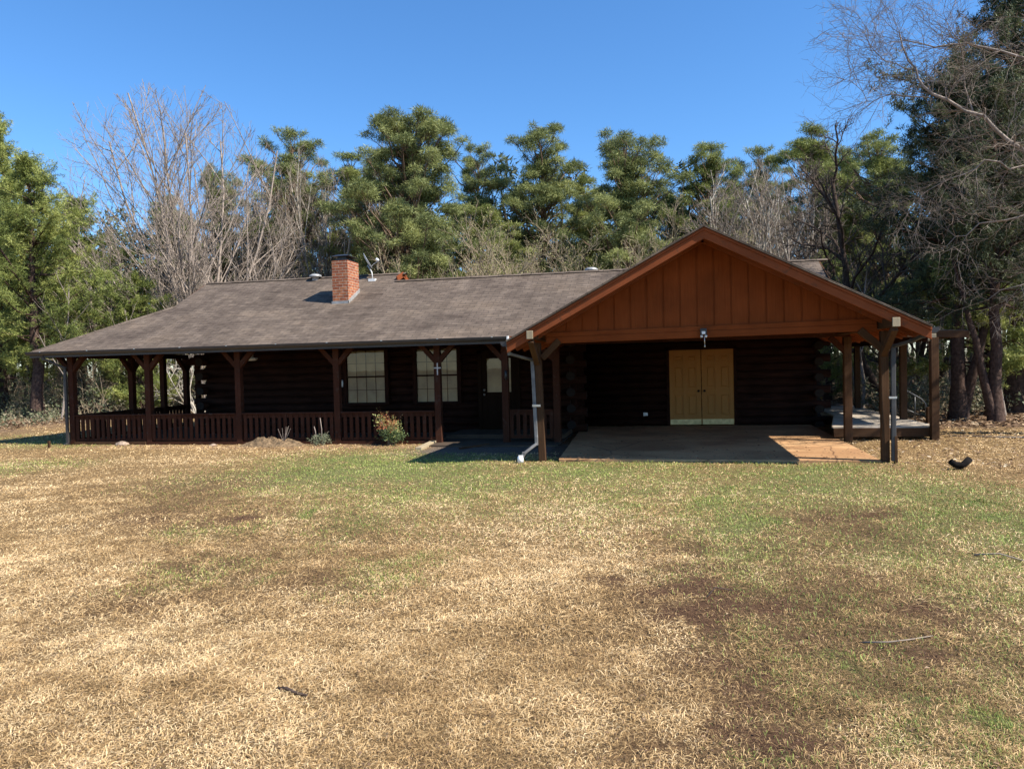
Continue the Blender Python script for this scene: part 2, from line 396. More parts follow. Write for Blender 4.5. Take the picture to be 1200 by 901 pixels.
SOIL = [(0.4, 5.82, 0.69, 0.78, 0.8), (0.23, 6.39, 0.42, 0.81, 0.7), (0.38, 4.36, 0.42, 0.5, 0.6), (0.38, 3.87, 0.25, 0.24, 1), (1.23, 6.64, 0.62, 0.85, 0.45), (-0.62, 6.21, 0.16, 0.18, 1), (-4.18, 5.87, 0.47, 0.66, 0.5), (-3.98, 5.04, 0.48, 0.59, 0.35), (-5.13, 8.24, 0.24, 0.25, 1), (1.82, 8.42, 0.52, 1.12, 0.5), (1.82, 6.0, 0.54, 0.67, 0.6), (1.38, 5.04, 0.57, 0.64, 0.55), (0.4, 3.41, 0.51, 0.3, 0.7), (0.86, 5.3, 0.45, 0.72, 0.6), (-0.05, 5.55, 0.37, 0.41, 0.4), (-7.28, 10.51, 0.88, 1.17, 0.4), (-6.38, 8.47, 0.71, 0.65, 0.4), (1.98, 8.75, 0.36, 0.38, 0.7), (-3.07, 5.38, 0.42, 0.65, 0.35), (0.04, 3.59, 0.32, 0.34, 0.4), (-3.93, 4.3, 0.36, 0.29, 0.3)]
def blobs(x, y, L, seed):
    v = np.zeros_like(x)
    wx = x + (fbm(x, y, 1.3, seed) - .5) * 1.1; wy = y + (fbm(x, y, 1.1, seed + 9) - .5) * 1.6
    for cx, cy, rx, ry, a in L:
        d = ((wx - cx) / (rx * 1.25)) ** 2 + ((wy - cy) / (ry * 1.25)) ** 2
        v = np.maximum(v, a * np.exp(-d * 1.1))
    return v
def green(x, y):
    g = blobs(x, y, GREEN, 31); n = fbm(x, y, 2.6, 77)
    return np.clip(g * 1.25 * (.45 + 1.1 * n) - .1, 0, 1)
def soil(x, y):
    g = blobs(x, y, SOIL, 51); n = fbm(x, y, 4.0, 88)
    return np.clip(g * (.1 + 1.8 * n), 0, 1)
def forest(x, y):
    w = (fbm(x, y, .25, 5) - .5) * 3 + (fbm(x, y, 1.1, 6) - .5) * .8
    a = np.clip((-20.3 - x + w * .5) / .8, 0, 1)
    b_ = np.clip((y - 18.9 - .0 * x + w * .4) / .6, 0, 1) * np.clip((x - 5.8) / .8, 0, 1)
    c = np.clip((y - 27 + w) / .8, 0, 1)
    d = np.clip((x - 10.5 + w) / 1.0, 0, 1)
    return np.maximum(np.maximum(a, b_), np.maximum(c, d))
def gh(x, y):
    """ground height"""
    near = 1 - np.clip((np.asarray(y) - 12.5) / 1.0, 0, 1) * np.clip((x + 16) / 1, 0, 1) * np.clip((6.0 - x) / 1, 0, 1)
    z = (fbm(x, y, .35, 3) - .5) * .10 * (.25 + .75 * near) + (fbm(x, y, 2.6, 4) - .5) * .045 * (.4 + .6 * near)
    f = forest(np.asarray(x, float), np.asarray(y, float))
    return z - .035 + f * .03 + np.clip((-16.5 - x) / 4, 0, 1) * .12

# ------------------------------------------------------------------ ground
def axis(lo, hi, step, far, grow=1.25):
    a = list(np.arange(lo, hi, step)); s = step; v = lo; L = []
    while v > -far: s *= grow; v -= s; L.append(v)
    s = step; v = a[-1]; Rr = []
    while v < far: s *= grow; v += s; Rr.append(v)
    return np.array(L[::-1] + a + Rr)
gx = axis(-9, 8, .07, 400); gy = axis(2.2, 20, .09, 400)
GX, GY = np.meshgrid(gx, gy); X = GX.ravel(); Y = GY.ravel()
Z = gh(X, Y); far = np.hypot(X, Y) > 120; Z[far] = -.05
g_, s_, f_ = green(X, Y), soil(X, Y), forest(X, Y)
base = np.array([.25, .165, .078]); n5 = fbm(X, Y, .8, 12)[:, None]
col = base * (.82 + .36 * n5) * np.ones((len(X), 1))
mixn = lambda c, d, f: c * (1 - f[:, None]) + np.array(d) * f[:, None]
col = mixn(col, (.17, .19, .07), np.clip(g_, 0, 1) * .8)
col = mixn(col, (.125, .07, .04), np.clip(s_ * 1.3, 0, 1))
col = mixn(col, (.19, .125, .08), f_)
# gravelly dark earth between porch and carport
dirt = np.exp(-(((X + 3.6) / 1.7) ** 4)) * np.exp(-(((Y - 15.3) / 1.05) ** 4))
col = mixn(col, (.15, .12, .1), np.clip(dirt * 1.3, 0, 1))
bed = np.exp(-(((Y - 15.9 - (fbm(X, Y * 0, 1.0, 8) - .5) * .8) / .5) ** 4)) * np.clip((-5 - X) / .5, 0, 1) * np.clip((X + 15) / .5, 0, 1)
col = mixn(col, (.3, .19, .115), np.clip(bed, 0, 1) * .8)
nx, ny = len(gx), len(gy)
idx = np.arange(nx * ny).reshape(ny, nx)
F = np.stack([idx[:-1, :-1], idx[:-1, 1:], idx[1:, 1:], idx[1:, :-1]], -1).reshape(-1, 4)
ground = link('lawn_ground', arr_mesh('lawn_ground', np.stack([X, Y, Z], 1), F, M['ground'], color=col, smooth=True))
tag(ground, kind='structure')

# slab, porch floor: structures
mb = MB(); mb.hexa([(-1.98, 13.33, -.12), (3.48, 13.33, -.12), (3.62, 20.42, -.12), (-2.35, 20.42, -.12), (-1.98, 13.33, .02), (3.48, 13.33, .0), (3.62, 20.42, .0), (-2.35, 20.42, .0)])
tag(mb.build('carport_slab', M['slab'], bevel=.01), kind='structure')
mb = MB(); mb.box(-5.3, -2.36, 15.75, 18.55, -.1, .0); mb.box(-2.36, -1.9, 14.0, 15.7, -.1, -.01)
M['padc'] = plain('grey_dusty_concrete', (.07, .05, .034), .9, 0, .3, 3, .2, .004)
tag(mb.build('entry_path', M['padc']), kind='structure')

# grass blades -----------------------------------------------------
def blades(x, y, length, width, tint, lean, rg):
    n = len(x); az = rg.random(n) * 2 * np.pi
    d = np.stack([np.cos(az), np.sin(az)], 1); sd = np.stack([-d[:, 1], d[:, 0]], 1)
    z = gh(x, y) - .004
    L = length; ln = lean
    mh = L * .55 * np.cos(ln); mr = L * .55 * np.sin(ln)
    ln2 = np.minimum(ln + rg.random(n) * .4, 1.6); th = mh + L * .45 * np.cos(ln2); tr_ = mr + L * .45 * np.sin(ln2)
    P = np.zeros((n, 4, 3)); lift = rg.random(n) * .018
    w = width
    P[:, 0, 0] = x; P[:, 0, 1] = y; P[:, 0, 2] = z + lift * .3
    for k, s in ((1, -1), (2, 1)):
        P[:, k, 0] = x + d[:, 0] * mr + sd[:, 0] * w * s; P[:, k, 1] = y + d[:, 1] * mr + sd[:, 1] * w * s
        P[:, k, 2] = z + mh + lift + s * w * (rg.random(n) - .3)
    P[:, 3, 0] = x + d[:, 0] * tr_; P[:, 3, 1] = y + d[:, 1] * tr_; P[:, 3, 2] = np.maximum(z + th + lift * .6, z + .004)
    i = np.arange(n)[:, None] * 4
    F = np.concatenate([i + np.array([[0, 1, 2]]), i + np.array([[1, 3, 2]])], 1).reshape(-1, 3)
    return P.reshape(-1, 3), F, np.repeat(tint, 2)
Vs, Fs, Ts = [], [], []; off = 0
def on_house(x, y):
    return ((x > -15.3) & (y > 16.25) & (x < -5.2)) | ((x > -5.2) & (x <= -1.9) & (y > 14.6)) | ((x > -2.0) & (x < 3.5) & (y > 13.3)) | ((x > 3.4) & (x < 5.5) & (y > 16.8))
bands = [(2.3, 4.6, 14500, .047, .0014), (4.6, 7, 7500, .054, .002), (7, 10, 2500, .064, .003), (10, 13.4, 1050, .062, .0044), (13.4, 17.0, 650, .06, .0056), (17.0, 22, 260, .07, .009)]
for y0, y1, dens, ln, wd in bands:
    xa = lambda yy: (-1.02 * yy - 3.6, .50 * yy + 3.6)
    lo, hi = xa(y1); area = (hi - lo) * (y1 - y0); n = int(area * dens)
    x = rng.uniform(lo, hi, n); y = rng.uniform(y0, y1, n)
    a_, b_ = -1.02 * y - 3.6, .50 * y + 3.6
    # tufting: pull towards tuft noise maxima
    tuft = fbm(x, y, 9, 21); gg = green(x, y); ss = soil(x, y); ff = forest(x, y)
    keep = (x > a_) & (x < b_) & ~on_house(x, y) & (rng.random(n) < (.25 + 1.3 * tuft) * (1 - .78 * np.clip(ss * 1.25, 0, 1)) * (1 - .93 * ff))
    x, y, gg, ss, tuft = x[keep], y[keep], gg[keep], ss[keep], tuft[keep]; n = len(x)
    isg = rng.random(n) < gg * .9
    big = fbm(x, y, .9, 14); hue = fbm(x, y, 5, 15)
    ts = np.clip(.2 + .48 * rng.random(n) + (big - .5) * .55 + (hue - .5) * .5 - ss * .3 + .16 * np.exp(-((x + 1.3) / 1.1) ** 2 - ((y - 7.8) / 2.4) ** 2) + .1 * np.exp(-((x + 3.2) / 1.6) ** 2 - ((y - 3.4) / 1.3) ** 2), 0, .69)
    tint = np.where(isg, .73 + .27 * np.clip(rng.random(n) * .8 + (big - .5), 0, 1), ts)
    lean = np.where(isg, .3 + rng.random(n) * .9, 1.0 + rng.random(n) ** .7 * .58)
    L = ln * (.5 + .95 * fbm(x, y, 1.9, 71)) * (.45 + rng.random(n)) * np.where(isg, .62, 1) * (.7 + .6 * tuft)
    P, F2, T2 = blades(x, y, L, wd * (.6 + .8 * rng.random(n)), tint, lean, rng)
    Vs.append(P); Fs.append(F2 + off); Ts.append(T2); off += len(P)
grass = link('dry_lawn_grass', arr_mesh('dry_lawn_grass', np.concatenate(Vs), np.concatenate(Fs), M['straw'], tint=np.concatenate(Ts)))
tag(grass, 'short straw coloured winter grass with green patches covering the yard', 'grass', kind='stuff')

# fallen leaves ----------------------------------------------------
def leaf_scatter(x, y, size, rg, zoff=.015):
    n = len(x); z = gh(x, y) + zoff * rg.random(n) + .006; az = rg.random(n) * 6.283
    c, s = np.cos(az), np.sin(az); P = np.zeros((n, 4, 3)); asp = .35 + rg.random(n) * .35
    for k, (a, b_) in enumerate(((-1, 0), (0, -1), (1, 0), (0, 1))):
        u = a * size; v = b_ * size * asp
        P[:, k, 0] = x + c * u - s * v; P[:, k, 1] = y + s * u + c * v
        P[:, k, 2] = z + (rg.random(n) * .6) * size * (1 if k != 0 else .1)
    i = np.arange(n)[:, None] * 4
    F = np.concatenate([i + np.array([[0, 1, 2]]), i + np.array([[0, 2, 3]])], 1).reshape(-1, 3)
    return P.reshape(-1, 3), F, np.repeat(rg.random(n) ** 1.3, 2)
n = 2600; x = rng.uniform(-8, 7, n); y = rng.uniform(2.4, 15, n)
k = (rng.random(n) < np.clip(.18 + (x + 1) * .22, .1, 1)) & ~on_house(x, y); x, y = x[k], y[k]
P1, F1, T1 = leaf_scatter(x, y, .009 + .013 * rng.random(len(x)), rng, .03); T1 *= .85
n = 46000; x = np.concatenate([rng.uniform(5.5, 17, n // 2), rng.uniform(-32, -19.6, n // 4), rng.uniform(-19, 6, n // 4)])
y = np.concatenate([rng.uniform(18, 34, n // 2), rng.uniform(14, 34, n // 4), rng.uniform(26, 36, n // 4)])
k = rng.random(len(x)) < forest(x, y) + .05; x, y = x[k], y[k]
P2, F2, T2 = leaf_scatter(x, y, .04 + .05 * rng.random(len(x)), rng, .06)
n = 1600; x = rng.uniform(3.5, 9, n); y = rng.uniform(12.5, 19, n); k = ~on_house(x, y); x, y = x[k], y[k]
P3, F3, T3 = leaf_scatter(x, y, .02 + .03 * rng.random(len(x)), rng, .04)
n = 30000; x = rng.uniform(-7, 6, n); y = 2.4 + 9 * rng.random(n) ** 1.4; k = ~on_house(x, y) & (x > -1.05 * y - 1) & (x < .5 * y + 1); x, y = x[k], y[k]
P4, F4, T4 = leaf_scatter(x, y, .004 + .007 * rng.random(len(x)), rng, .035); T4 = T4 * .45
n = 500; x = rng.uniform(-2.2, 3.6, n); y = 13.3 + 7 * rng.random(n) ** 2.2; P5, F5, T5 = leaf_scatter(x, y, .012 + .02 * rng.random(n), rng, .0); P5[:, 2] += .03 - gh(P5[:, 0], P5[:, 1]); T5 *= .8
P3 = np.concatenate([P3, P4, P5]); F3 = np.concatenate([F3, F4 + len(P3) - len(P4) - len(P5), F5 + len(P3) - len(P5)]); T3 = np.concatenate([T3, T4, T5])
lv = link('fallen_leaves', arr_mesh('fallen_leaves', np.concatenate([P1, P2, P3]), np.concatenate([F1, F2 + len(P1), F3 + len(P1) + len(P2)]), M['litter'], tint=np.concatenate([T1, T2, T3])))
tag(lv, 'dry brown fallen leaves scattered over lawn and forest floor', 'leaves', kind='stuff')

# ------------------------------------------------------------------ the log cabin
cabin = thing('log_cabin', 'dark log cabin with long porch, brown shingle roof and orange gabled carport', 'house', (-5, 18, 0))
YW, YD = 18.68, 20.52          # porch wall face, carport back wall face
XL, XR = -12.85, 3.82

# log walls: stacked round logs
def logwall(name, p, q, z0, z1, proj0=.32, proj1=.32, phase=0, pitch=.205, ends=(True, True)):
    p = Vector((*p, 0)); q = Vector((*q, 0)); d = (q - p).normalized(); mb = MB()
    nrm = Vector((d.y, -d.x, 0)); k = 0; z = z0 + pitch / 2
    L = (q - p).length
    while z < z1:
        odd = (k + phase) % 2 == 0
        a = p - d * ((proj0 if (odd and ends[0]) else -.1)); b_ = q + d * ((proj1 if (odd and ends[1]) else -.1))
        rx, rz = .115, pitch * .53; n = 14; LL = (b_ - a).length
        j = lambda: random.uniform(-.006, .006)
        A = [a + nrm * (math.cos(2 * math.pi * i / n) * rx) + Vector((0, 0, z + math.sin(2 * math.pi * i / n) * rz)) for i in range(n)]
        B = [v + d * LL + Vector((0, 0, j())) for v in A]; o = random.random() * 20
        for i in range(n):
            i2 = (i + 1) % n
            mb.face([A[i2], A[i], B[i], B[i2]], [(0 + o, (i + 1) * .05), (0 + o, i * .05), (LL + o, i * .05), (LL + o, (i + 1) * .05)], 0, True)
        mb.face(A, [(v.x * .3 + v.y * .3, v.z) for v in A], 1); mb.face(list(reversed(B)), [(v.x * .3 + v.y * .3, v.z) for v in reversed(B)], 1)
        z += pitch; k += 1
    # dark core behind the joints
    c0, c1 = p - nrm * .02, q - nrm * .02
    mb.hexa([c0 - nrm * .09, c1 - nrm * .09, c1, c0, c0 - nrm * .09 + Vector((0, 0, z1)), c1 - nrm * .09 + Vector((0, 0, z1)), c1 + Vector((0, 0, z1)), c0 + Vector((0, 0, z1))])
    return mb.build(name, [M['log'], M['logend']], cabin)
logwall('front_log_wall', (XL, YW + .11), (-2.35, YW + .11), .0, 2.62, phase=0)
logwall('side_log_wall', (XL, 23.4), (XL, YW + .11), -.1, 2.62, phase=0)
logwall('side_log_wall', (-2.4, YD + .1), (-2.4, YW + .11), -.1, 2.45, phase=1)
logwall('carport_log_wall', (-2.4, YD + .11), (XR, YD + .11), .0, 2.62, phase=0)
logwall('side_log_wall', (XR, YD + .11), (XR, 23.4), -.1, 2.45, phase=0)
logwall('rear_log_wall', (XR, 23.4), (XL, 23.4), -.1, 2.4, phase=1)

# --- roofs
EZ, EY = 2.38, 15.9              # front eave
KY, KZ = 18.65, 3.62             # where porch slope meets main slope
RYr, RZr = 19.8, 4.2             # right ridge
RYl, RZl = 20.35, 4.48           # left, raised ridge
XE, XG = -15.9, -13.75           # porch eave / gable rake on the left
XS = -7.45                       # step in the ridge
XRR = 3.72
RIGHT_EAVE = 3.72
TH = .07
def roofslab(mb, pts, uvs, th=TH, mi=0, mi2=1):
    P = [Vector(p) for p in pts]; Q = [p - Vector((0, 0, th)) for p in P]
    nn = (P[1] - P[0]).cross(P[2] - P[0])
    if nn.z < 0: P.reverse(); Q.reverse(); uvs = list(reversed(uvs))
    mb.face(P, uvs, mi); mb.face(list(reversed(Q)), None, mi2)
    for i in range(len(P)):
        j = (i + 1) % len(P); mb.face([P[j], P[i], Q[i], Q[j]], None, mi2)
def sl(y):  # slope distance from the front eave
    a = math.hypot(KY - EY, KZ - EZ)
    return (y - EY) / (KY - EY) * a if y <= KY else a + (y - KY) * math.hypot(1, .5)
def zr(y): return EZ + (y - EY) * (KZ - EZ) / (KY - EY) if y <= KY else KZ + (y - KY) * (RZl - KZ) / (RYl - KY)
roof = MB()
def quadF(x0, x1, y0, y1, x0t=None, x1t=None):
    x0t = x0 if x0t is None else x0t; x1t = x1 if x1t is None else x1t
    roofslab(roof, [(x0, y0, zr(y0)), (x1, y0, zr(y0)), (x1t, y1, zr(y1)), (x0t, y1, zr(y1))], [(x0, sl(y0)), (x1, sl(y0)), (x1t, sl(y1)), (x0t, sl(y1))])
CP, CZ, CS = .62, 3.96, .532      # carport ridge x, z, slope
def czr(x): return CZ - CS * abs(x - CP)
# front porch slope left of the carport, with the valley along the carport roof
quadF(XE, -3.42, EY, KY, XG, -3.42)
# piece between x=-3.42 and the valley (carport left eave x=-2.74)
vy = lambda x: EY + (czr(x) - EZ) / ((KZ - EZ) / (KY - EY))
pts = [(-3.42, EY), (-2.3, EY)]
roofslab(roof, [(-3.42, EY, zr(EY)), (-2.35, EY, zr(EY)), (.1, KY, KZ), (-3.42, KY, KZ)], [(-3.42, 0), (-2.35, 0), (.1, sl(KY)), (-3.42, sl(KY))])
roofslab(roof, [(1.1, KY, KZ), (XRR, EY + .3, zr(EY + .3)), (XRR, KY, KZ)], [(1.1, sl(KY)), (XRR, .3), (XRR, sl(KY))])
# upper slope
quadF(XG, XS, KY, RYl); quadF(XS, XRR, KY, RYr)
# rear slopes
def rear(x0, x1, yr, zrr, ye=25.6):
    ze = 2.3; L = math.hypot(ye - yr, zrr - ze)
    roofslab(roof, [(x0, yr, zrr), (x1, yr, zrr), (x1, ye, ze), (x0, ye, ze)], [(x0, L), (x1, L), (x1, 0), (x0, 0)])
rear(XG, XS, RYl, RZl); rear(XS, XRR, RYr, zr(RYr))
# left side porch slope
Ls = math.hypot(XG - XE, KZ - EZ)
roofslab(roof, [(XE, EY, EZ), (XG, KY, KZ), (XG, 21.4, KZ), (XE, 21.4, EZ)], [(EY, 0), (KY, Ls), (21.4, Ls), (21.4, 0)])
roofo = roof.build('main_roof', [M['shingle'], M['rake']], cabin)
# hip and ridge caps, a touch proud
def cap(p, q, w=.13, step=.3):
    p = Vector(p); q = Vector(q); d = (q - p); n = max(1, int(d.length / step)); dn = d.normalized(); mb = MB(); side = dn.cross(Vector((0, 0, 1))).normalized()
    for i in range(n):
        a = p + d * (i / n); b_ = p + d * ((i + 1) / n + .02); up = Vector((0, 0, 1)); lift = .014 + random.random() * .006
        for s in (-1, 1):
            mb.face([a + up * lift, b_ + up * (lift - .006), b_ + side * w * s - up * (w * .4 - lift + .006), a + side * w * s - up * (w * .4 - lift)], [(0 + i, 0), (.3 + i, 0), (.3 + i, .13), (0 + i, .13)])
    mb.build('ridge_cap', M['shingle'], roofo)
CAPEND = 1
cap((XE + .05, EY + .05, EZ + .02), (XG, KY, KZ + .01)); cap((XG, RYl, RZl), (XS, RYl, RZl)); cap((XS, RYr, zr(RYr)), (XRR, RYr, zr(RYr)))

# left gable wall + rake boards
mb = MB()
mb.face([(XL + .02, YW, 2.5), (XL + .02, 23.4, 2.5), (XL + .02, 23.4, 3.2), (XL + .02, RYl, RZl - .12), (XL + .02, YW, KZ - .12)])
mb.build('side_gable_siding', M['siding'], cabin)
def vboard(pts, w, h):
    mb = MB()
    for a, b_ in zip(pts, pts[1:]): mb.beam(a, b_, w, h)
    mb.build('rake_board', M['rake'], cabin)
vboard([(XG - .02, KY + .05, KZ - .09), (XG - .02, RYl, RZl - .1), (XG - .02, 25.6, 2.2)], .03, .16)
M['rake'], keep = M['weather'], M['rake']
vboard([(XRR + .02, EY + .35, zr(EY + .35) - .09), (XRR + .02, RYr, zr(RYr) - .1), (XRR + .02, 25.6, 2.2)], .03, .16)
M['rake'] = keep
vboard([(XS + .02, RYr + .03, zr(RYr) + .05), (XS + .02, RYl, RZl - .04), (XS + .02, RYl + .9, RZl - .42)], .035, .14)

# carport roof
YF, YB = 12.6, 21.0
croof = MB()
XCL, XCR = -2.74, 4.02
for xe in (XCL, XCR):
    ze = czr(xe) if xe < 0 else 2.2
    L = math.hypot(xe - CP, CZ - ze)
    roofslab(croof, [(CP, YF, CZ), (CP, YB, CZ), (xe, YB, ze), (xe, YF, ze)], [(YF, L), (YB, L), (YB, 0), (YF, 0)], .05)
zl, zrt = czr(XCL), 2.2
co = croof.build('carport_roof', [M['shingle'], M['rake']], cabin)
# porch/carport ceiling (underside of the rafters) keeps the deck of the roof dark
mb = MB()
# rake fascia: two stacked boards on the front of the carport roof
for xe, ze in ((XCL, zl), (XCR, zrt)):
    for (dy, t0, t1, w, nm) in ((-.022, .03, .075, .045, 'a'), (0, .075, .215, .04, 'b')):
        a0 = Vector((CP, YF + dy, CZ)); a1 = Vector((xe, YF + dy, ze))
        c = [Vector((a0.x, a0.y, a0.z - t1)), Vector((a1.x, a1.y, a1.z - t1)), Vector((a1.x, a1.y + w, a1.z - t1)), Vector((a0.x, a0.y + w, a0.z - t1))]
        c += [v + Vector((0, 0, t1 - t0)) for v in c]
        if xe < 0: c = [c[1], c[0], c[3], c[2], c[5], c[4], c[7], c[6]]
        mb.hexa(c, 0, a1 - a0)
mb.build('carport_rake_board', M['rake'], cabin, bevel=.006)
# drip edge shingles over the rake
mb = MB()
for xe, ze in ((XCL, zl), (XCR, zrt)):
    mb.beam((CP, YF - .02, CZ - .005), (xe, YF - .02, ze - .005), .06, .03)
mb.build('shingle_edge', M['shingle'], co)
# rafters / lookouts
mb = MB()
for i in range(9):
    y = YF + .55 + i * .72
    for xe, ze in ((XCL + .04, zl), (XCR - .04, zrt)):
        if xe < 0 and y > 15.6: continue
        mb.beam((CP, y, CZ - .13), (xe, y, ze - .12), .045, .13)
mb.build('rafter', M['rake'], cabin)
for i in range(8):
    y = 13.0 + i * .72
    mb = MB(); mb.beam((3.5, y, 2.34), (4.0, y, 2.1), .05, .1); mb.build('rafter_tail', M['rake'], cabin)
    if y < 15.5: mb = MB(); mb.beam((-2.4, y, 2.3), (-2.72, y, 2.09), .05, .1); mb.build('rafter_tail', M['rake'], cabin)

# carport gable siding: vertical boards with grooves
YG = 13.36
mb = MB(); pitch = .288; x = -2.06; xend = 3.34
zt = lambda xx: czr(xx) - .07 if xx < 0.62 else CZ - (CZ - 2.2) / (XCR - CP) * (xx - CP) - .07
zb = lambda xx: 2.31 + (2.37 - 2.31) * (xx + 2.2) / 5.4
def strip(a, b_, y0, y1, m=0):
    cuts = [a] + ([CP] if a < CP < b_ else []) + [b_]
    for c0, c1 in zip(cuts, cuts[1:]):
        if min(zt(c0) - zb(c0), zt(c1) - zb(c1)) < 0.01: continue
        mb.hexa([(c0, y0, zb(c0)), (c1, y0, zb(c1)), (c1, y1, zb(c1)), (c0, y1, zb(c0)), (c0, y0, zt(c0)), (c1, y0, zt(c1)), (c1, y1, zt(c1)), (c0, y1, zt(c0))], m, Vector((0, 0, 1)))
strip(-2.3, 3.5, YG + .012, YG + .03)
while x < xend:
    strip(x, x + pitch - .032, YG - .004, YG + .0125); x += pitch
mb.build('gable_siding', M['siding'], cabin)
# carport header beam: two boards
mb = MB()
def header(z0l, z1l, z0r, z1r, y0, y1):
    xa, xb = -2.16, 3.42
    mb.hexa([(xa, y0, z0l), (xb, y0, z0r), (xb, y1, z0r), (xa, y1, z0l), (xa, y0, z1l), (xb, y0, z1r), (xb, y1, z1r), (xa, y1, z1l)], 0, Vector((1, 0, 0)))
header(2.12, 2.235, 2.17, 2.285, YG - .045, YG + .06); header(2.238, 2.315, 2.287, 2.372, YG - .04, YG + .055)
mb.build('header_beam', M['siding'], cabin, bevel=.004)
# side beams along the posts, ends jutting out under the rake
for xb, z0, z1 in ((-2.32, 2.19, 2.33), (3.5, 2.2, 2.34)):
    mb = MB(); mb.box(xb - .055, xb + .055, 12.56, 18.5, z0, z1)
    mb.box(xb - .057, xb + .057, 12.545, 12.56, z0 - .002, z1 + .002, 1)  # pale cap: sunlight on the jutting beam end, put into its colour
    mb.build('side_beam', [M['weather'], M['paledeck']], cabin, bevel=.006)
# carport ceiling joists seen at the right
def post(x, y, z0, z1, w=.15, mat='porch', parent=cabin, lean=0.0, name='post'):
    mb = MB(); h = w / 2
    mb.hexa([(x - h, y - h, z0), (x + h, y - h, z0), (x + h, y + h, z0), (x - h, y + h, z0), (x - h - lean, y - h, z1), (x + h - lean, y - h, z1), (x + h - lean, y + h, z1), (x - h - lean, y + h, z1)], 0, Vector((0, 0, 1)))
    return mb.build(name, M[mat], parent, bevel=.008)
post(-2.28, 13.36, -.1, 2.14, .125, 'weather', lean=.05); post(3.53, 13.36, -.12, 2.16, .12, 'weather')
post(-2.45, 16.45, -.05, 2.14, .15, 'porch'); post(3.65, 16.5, -.05, 2.16, .15, 'weather')
mb = MB(); mb.box(3.64, 3.68, 13.2, 13.28, -.1, .42); mb.build('post_splint', M['weather'], cabin)
def brace(p, q, mat='porch', w=.12, h=.11): 
    mb = MB(); mb.beam(p, q, w, h, up=(0, 0, 1)); return mb.build('knee_brace', M[mat], cabin, bevel=.006)
brace((-2.24, 13.34, 1.86), (-1.92, 13.34, 2.17), 'weather'); brace((3.5, 13.34, 1.86), (3.15, 13.34, 2.19), 'weather')
brace((-2.33, 13.3, 1.78), (-2.32, 12.64, 2.17), 'weather', .1, .1); brace((3.51, 13.3, 1.78), (3.5, 12.64, 2.18), 'weather', .1, .1)
brace((3.62, 16.5, 1.85), (3.32, 16.5, 2.16), 'porch'); brace((-2.5, 16.45, 1.85), (-2.8, 16.45, 2.15), 'porch')
mb = MB(); mb.box(-2.4, 3.7, 16.42, 16.56, 2.17, 2.36); mb.build('tie_beam', M['porch'], cabin)
mb = MB(); mb.box(-2.35, 3.7, 20.1, 20.42, 2.42, 2.9); mb.build('wall_plate', M['porch'], cabin)

# porch posts with paired braces
PX = [-15.12, -12.86, -10.33, -7.73, -5.22, -3.62]; PY = 16.42
for i, x in enumerate(PX):
    post(x, PY, -.06, 2.3, .15, 'porch')
    for s in (-1, 1):
        if i == 0 and s < 0: brace((x - .0, PY + .05, 1.88), (x - .0, PY + .42, 2.27))
        if i == 5 and s > 0: continue
        brace((x + s * .04, PY, 1.88), (x + s * .4, PY, 2.27))
mb = MB(); mb.box(-15.22, -2.4, PY - .07, PY + .07, 2.29, 2.36); mb.box(-15.2, -15.05, PY, 21.1, 2.2, 2.34); mb.build('porch_beam', M['porch'], cabin)
for y in (18.6, 19.95, 21.05):
    post(-15.12, y, -.06, 2.26, .15, 'porch')
    if y != 19.95:
        for s in (-1, 1): brace((-15.12, y + s * .04, 1.85), (-15.12, y + s * .38, 2.22))
post(-14.72, 21.08, -.06, 2.2, .13, 'porch')
mb = MB(); mb.box(-15.2, -12.9, 21.0, 21.14, 1.99, 2.2); mb.build('rear_porch_beam', M['porch'], cabin)
# porch ceiling (dark boards) above wall plate
mb = MB()
mb.box(-15.8, -2.7, 16.0, 18.6, 2.365, 2.38) ; mb.box(-15.8, -13.0, 18.6, 21.3, 2.365, 2.38)
mb.build('porch_ceiling', M['log'], cabin)
# eave fascia + gutters
mb = MB(); mb.box(XE + .02, -3.38, EY + .015, EY + .045, EZ - .15, EZ - .03); mb.box(XE + .0, XE + .03, EY + .02, 21.4, EZ - .15, EZ - .03)
mb.build('eave_fascia', M['gutter'], cabin)
def gutter(p, q, out, name='gutter', mat='gutter'):
    """trough section swept from p to q; out = outward unit vector"""
    p, q, out = Vector(p), Vector(q), Vector(out); up = Vector((0, 0, 1)); mb = MB()
    sec = [(0, 0), (0, -.085), (.07, -.085), (.105, -.05), (.115, 0), (.105, .003), (.093, -.045), (.062, -.076), (.008, -.076), (.008, 0)]
    A = [p + out * a + up * b_ for a, b_ in sec]; B = [q + out * a + up * b_ for a, b_ in sec]; n = len(sec)
    for i in range(n):
        j = (i + 1) % n; mb.face([A[i], A[j], B[j], B[i]])
    L = (q - p).length; d = (q - p).normalized()
    mb.face([p + out * 0 - d * .001, p - up * .085 - d * .001, p + out * .07 - up * .085 - d * .001, p + out * .105 - up * .05 - d * .001, p + out * .115 - d * .001])
    mb.face([q + d * .001, q - up * .085 + d * .001, q + out * .07 - up * .085 + d * .001, q + out * .105 - up * .05 + d * .001, q + out * .115 + d * .001])
    g = mb.build(name, M[mat], cabin)
    t = .45
    while t < L - .2 and abs(out.y) > .5:
        ms = MB(); c = p + d * t + out * .118 + up * -.004
        ms.box(c.x - .02, c.x + .02, c.y - .006, c.y + .012, c.z - .005, c.z + .007); ms.build('gutter_spike', M['silver'], g); t += 1.23 + random.random() * .15
    return g
gutter((XE - .02, EY + .01, EZ - .005), (-3.42, EY + .01, EZ - .005), (0, -1, 0))
gutter((XE + .0, 21.4, EZ - .01), (XE + .0, EY, EZ - .01), (-1, 0, 0))
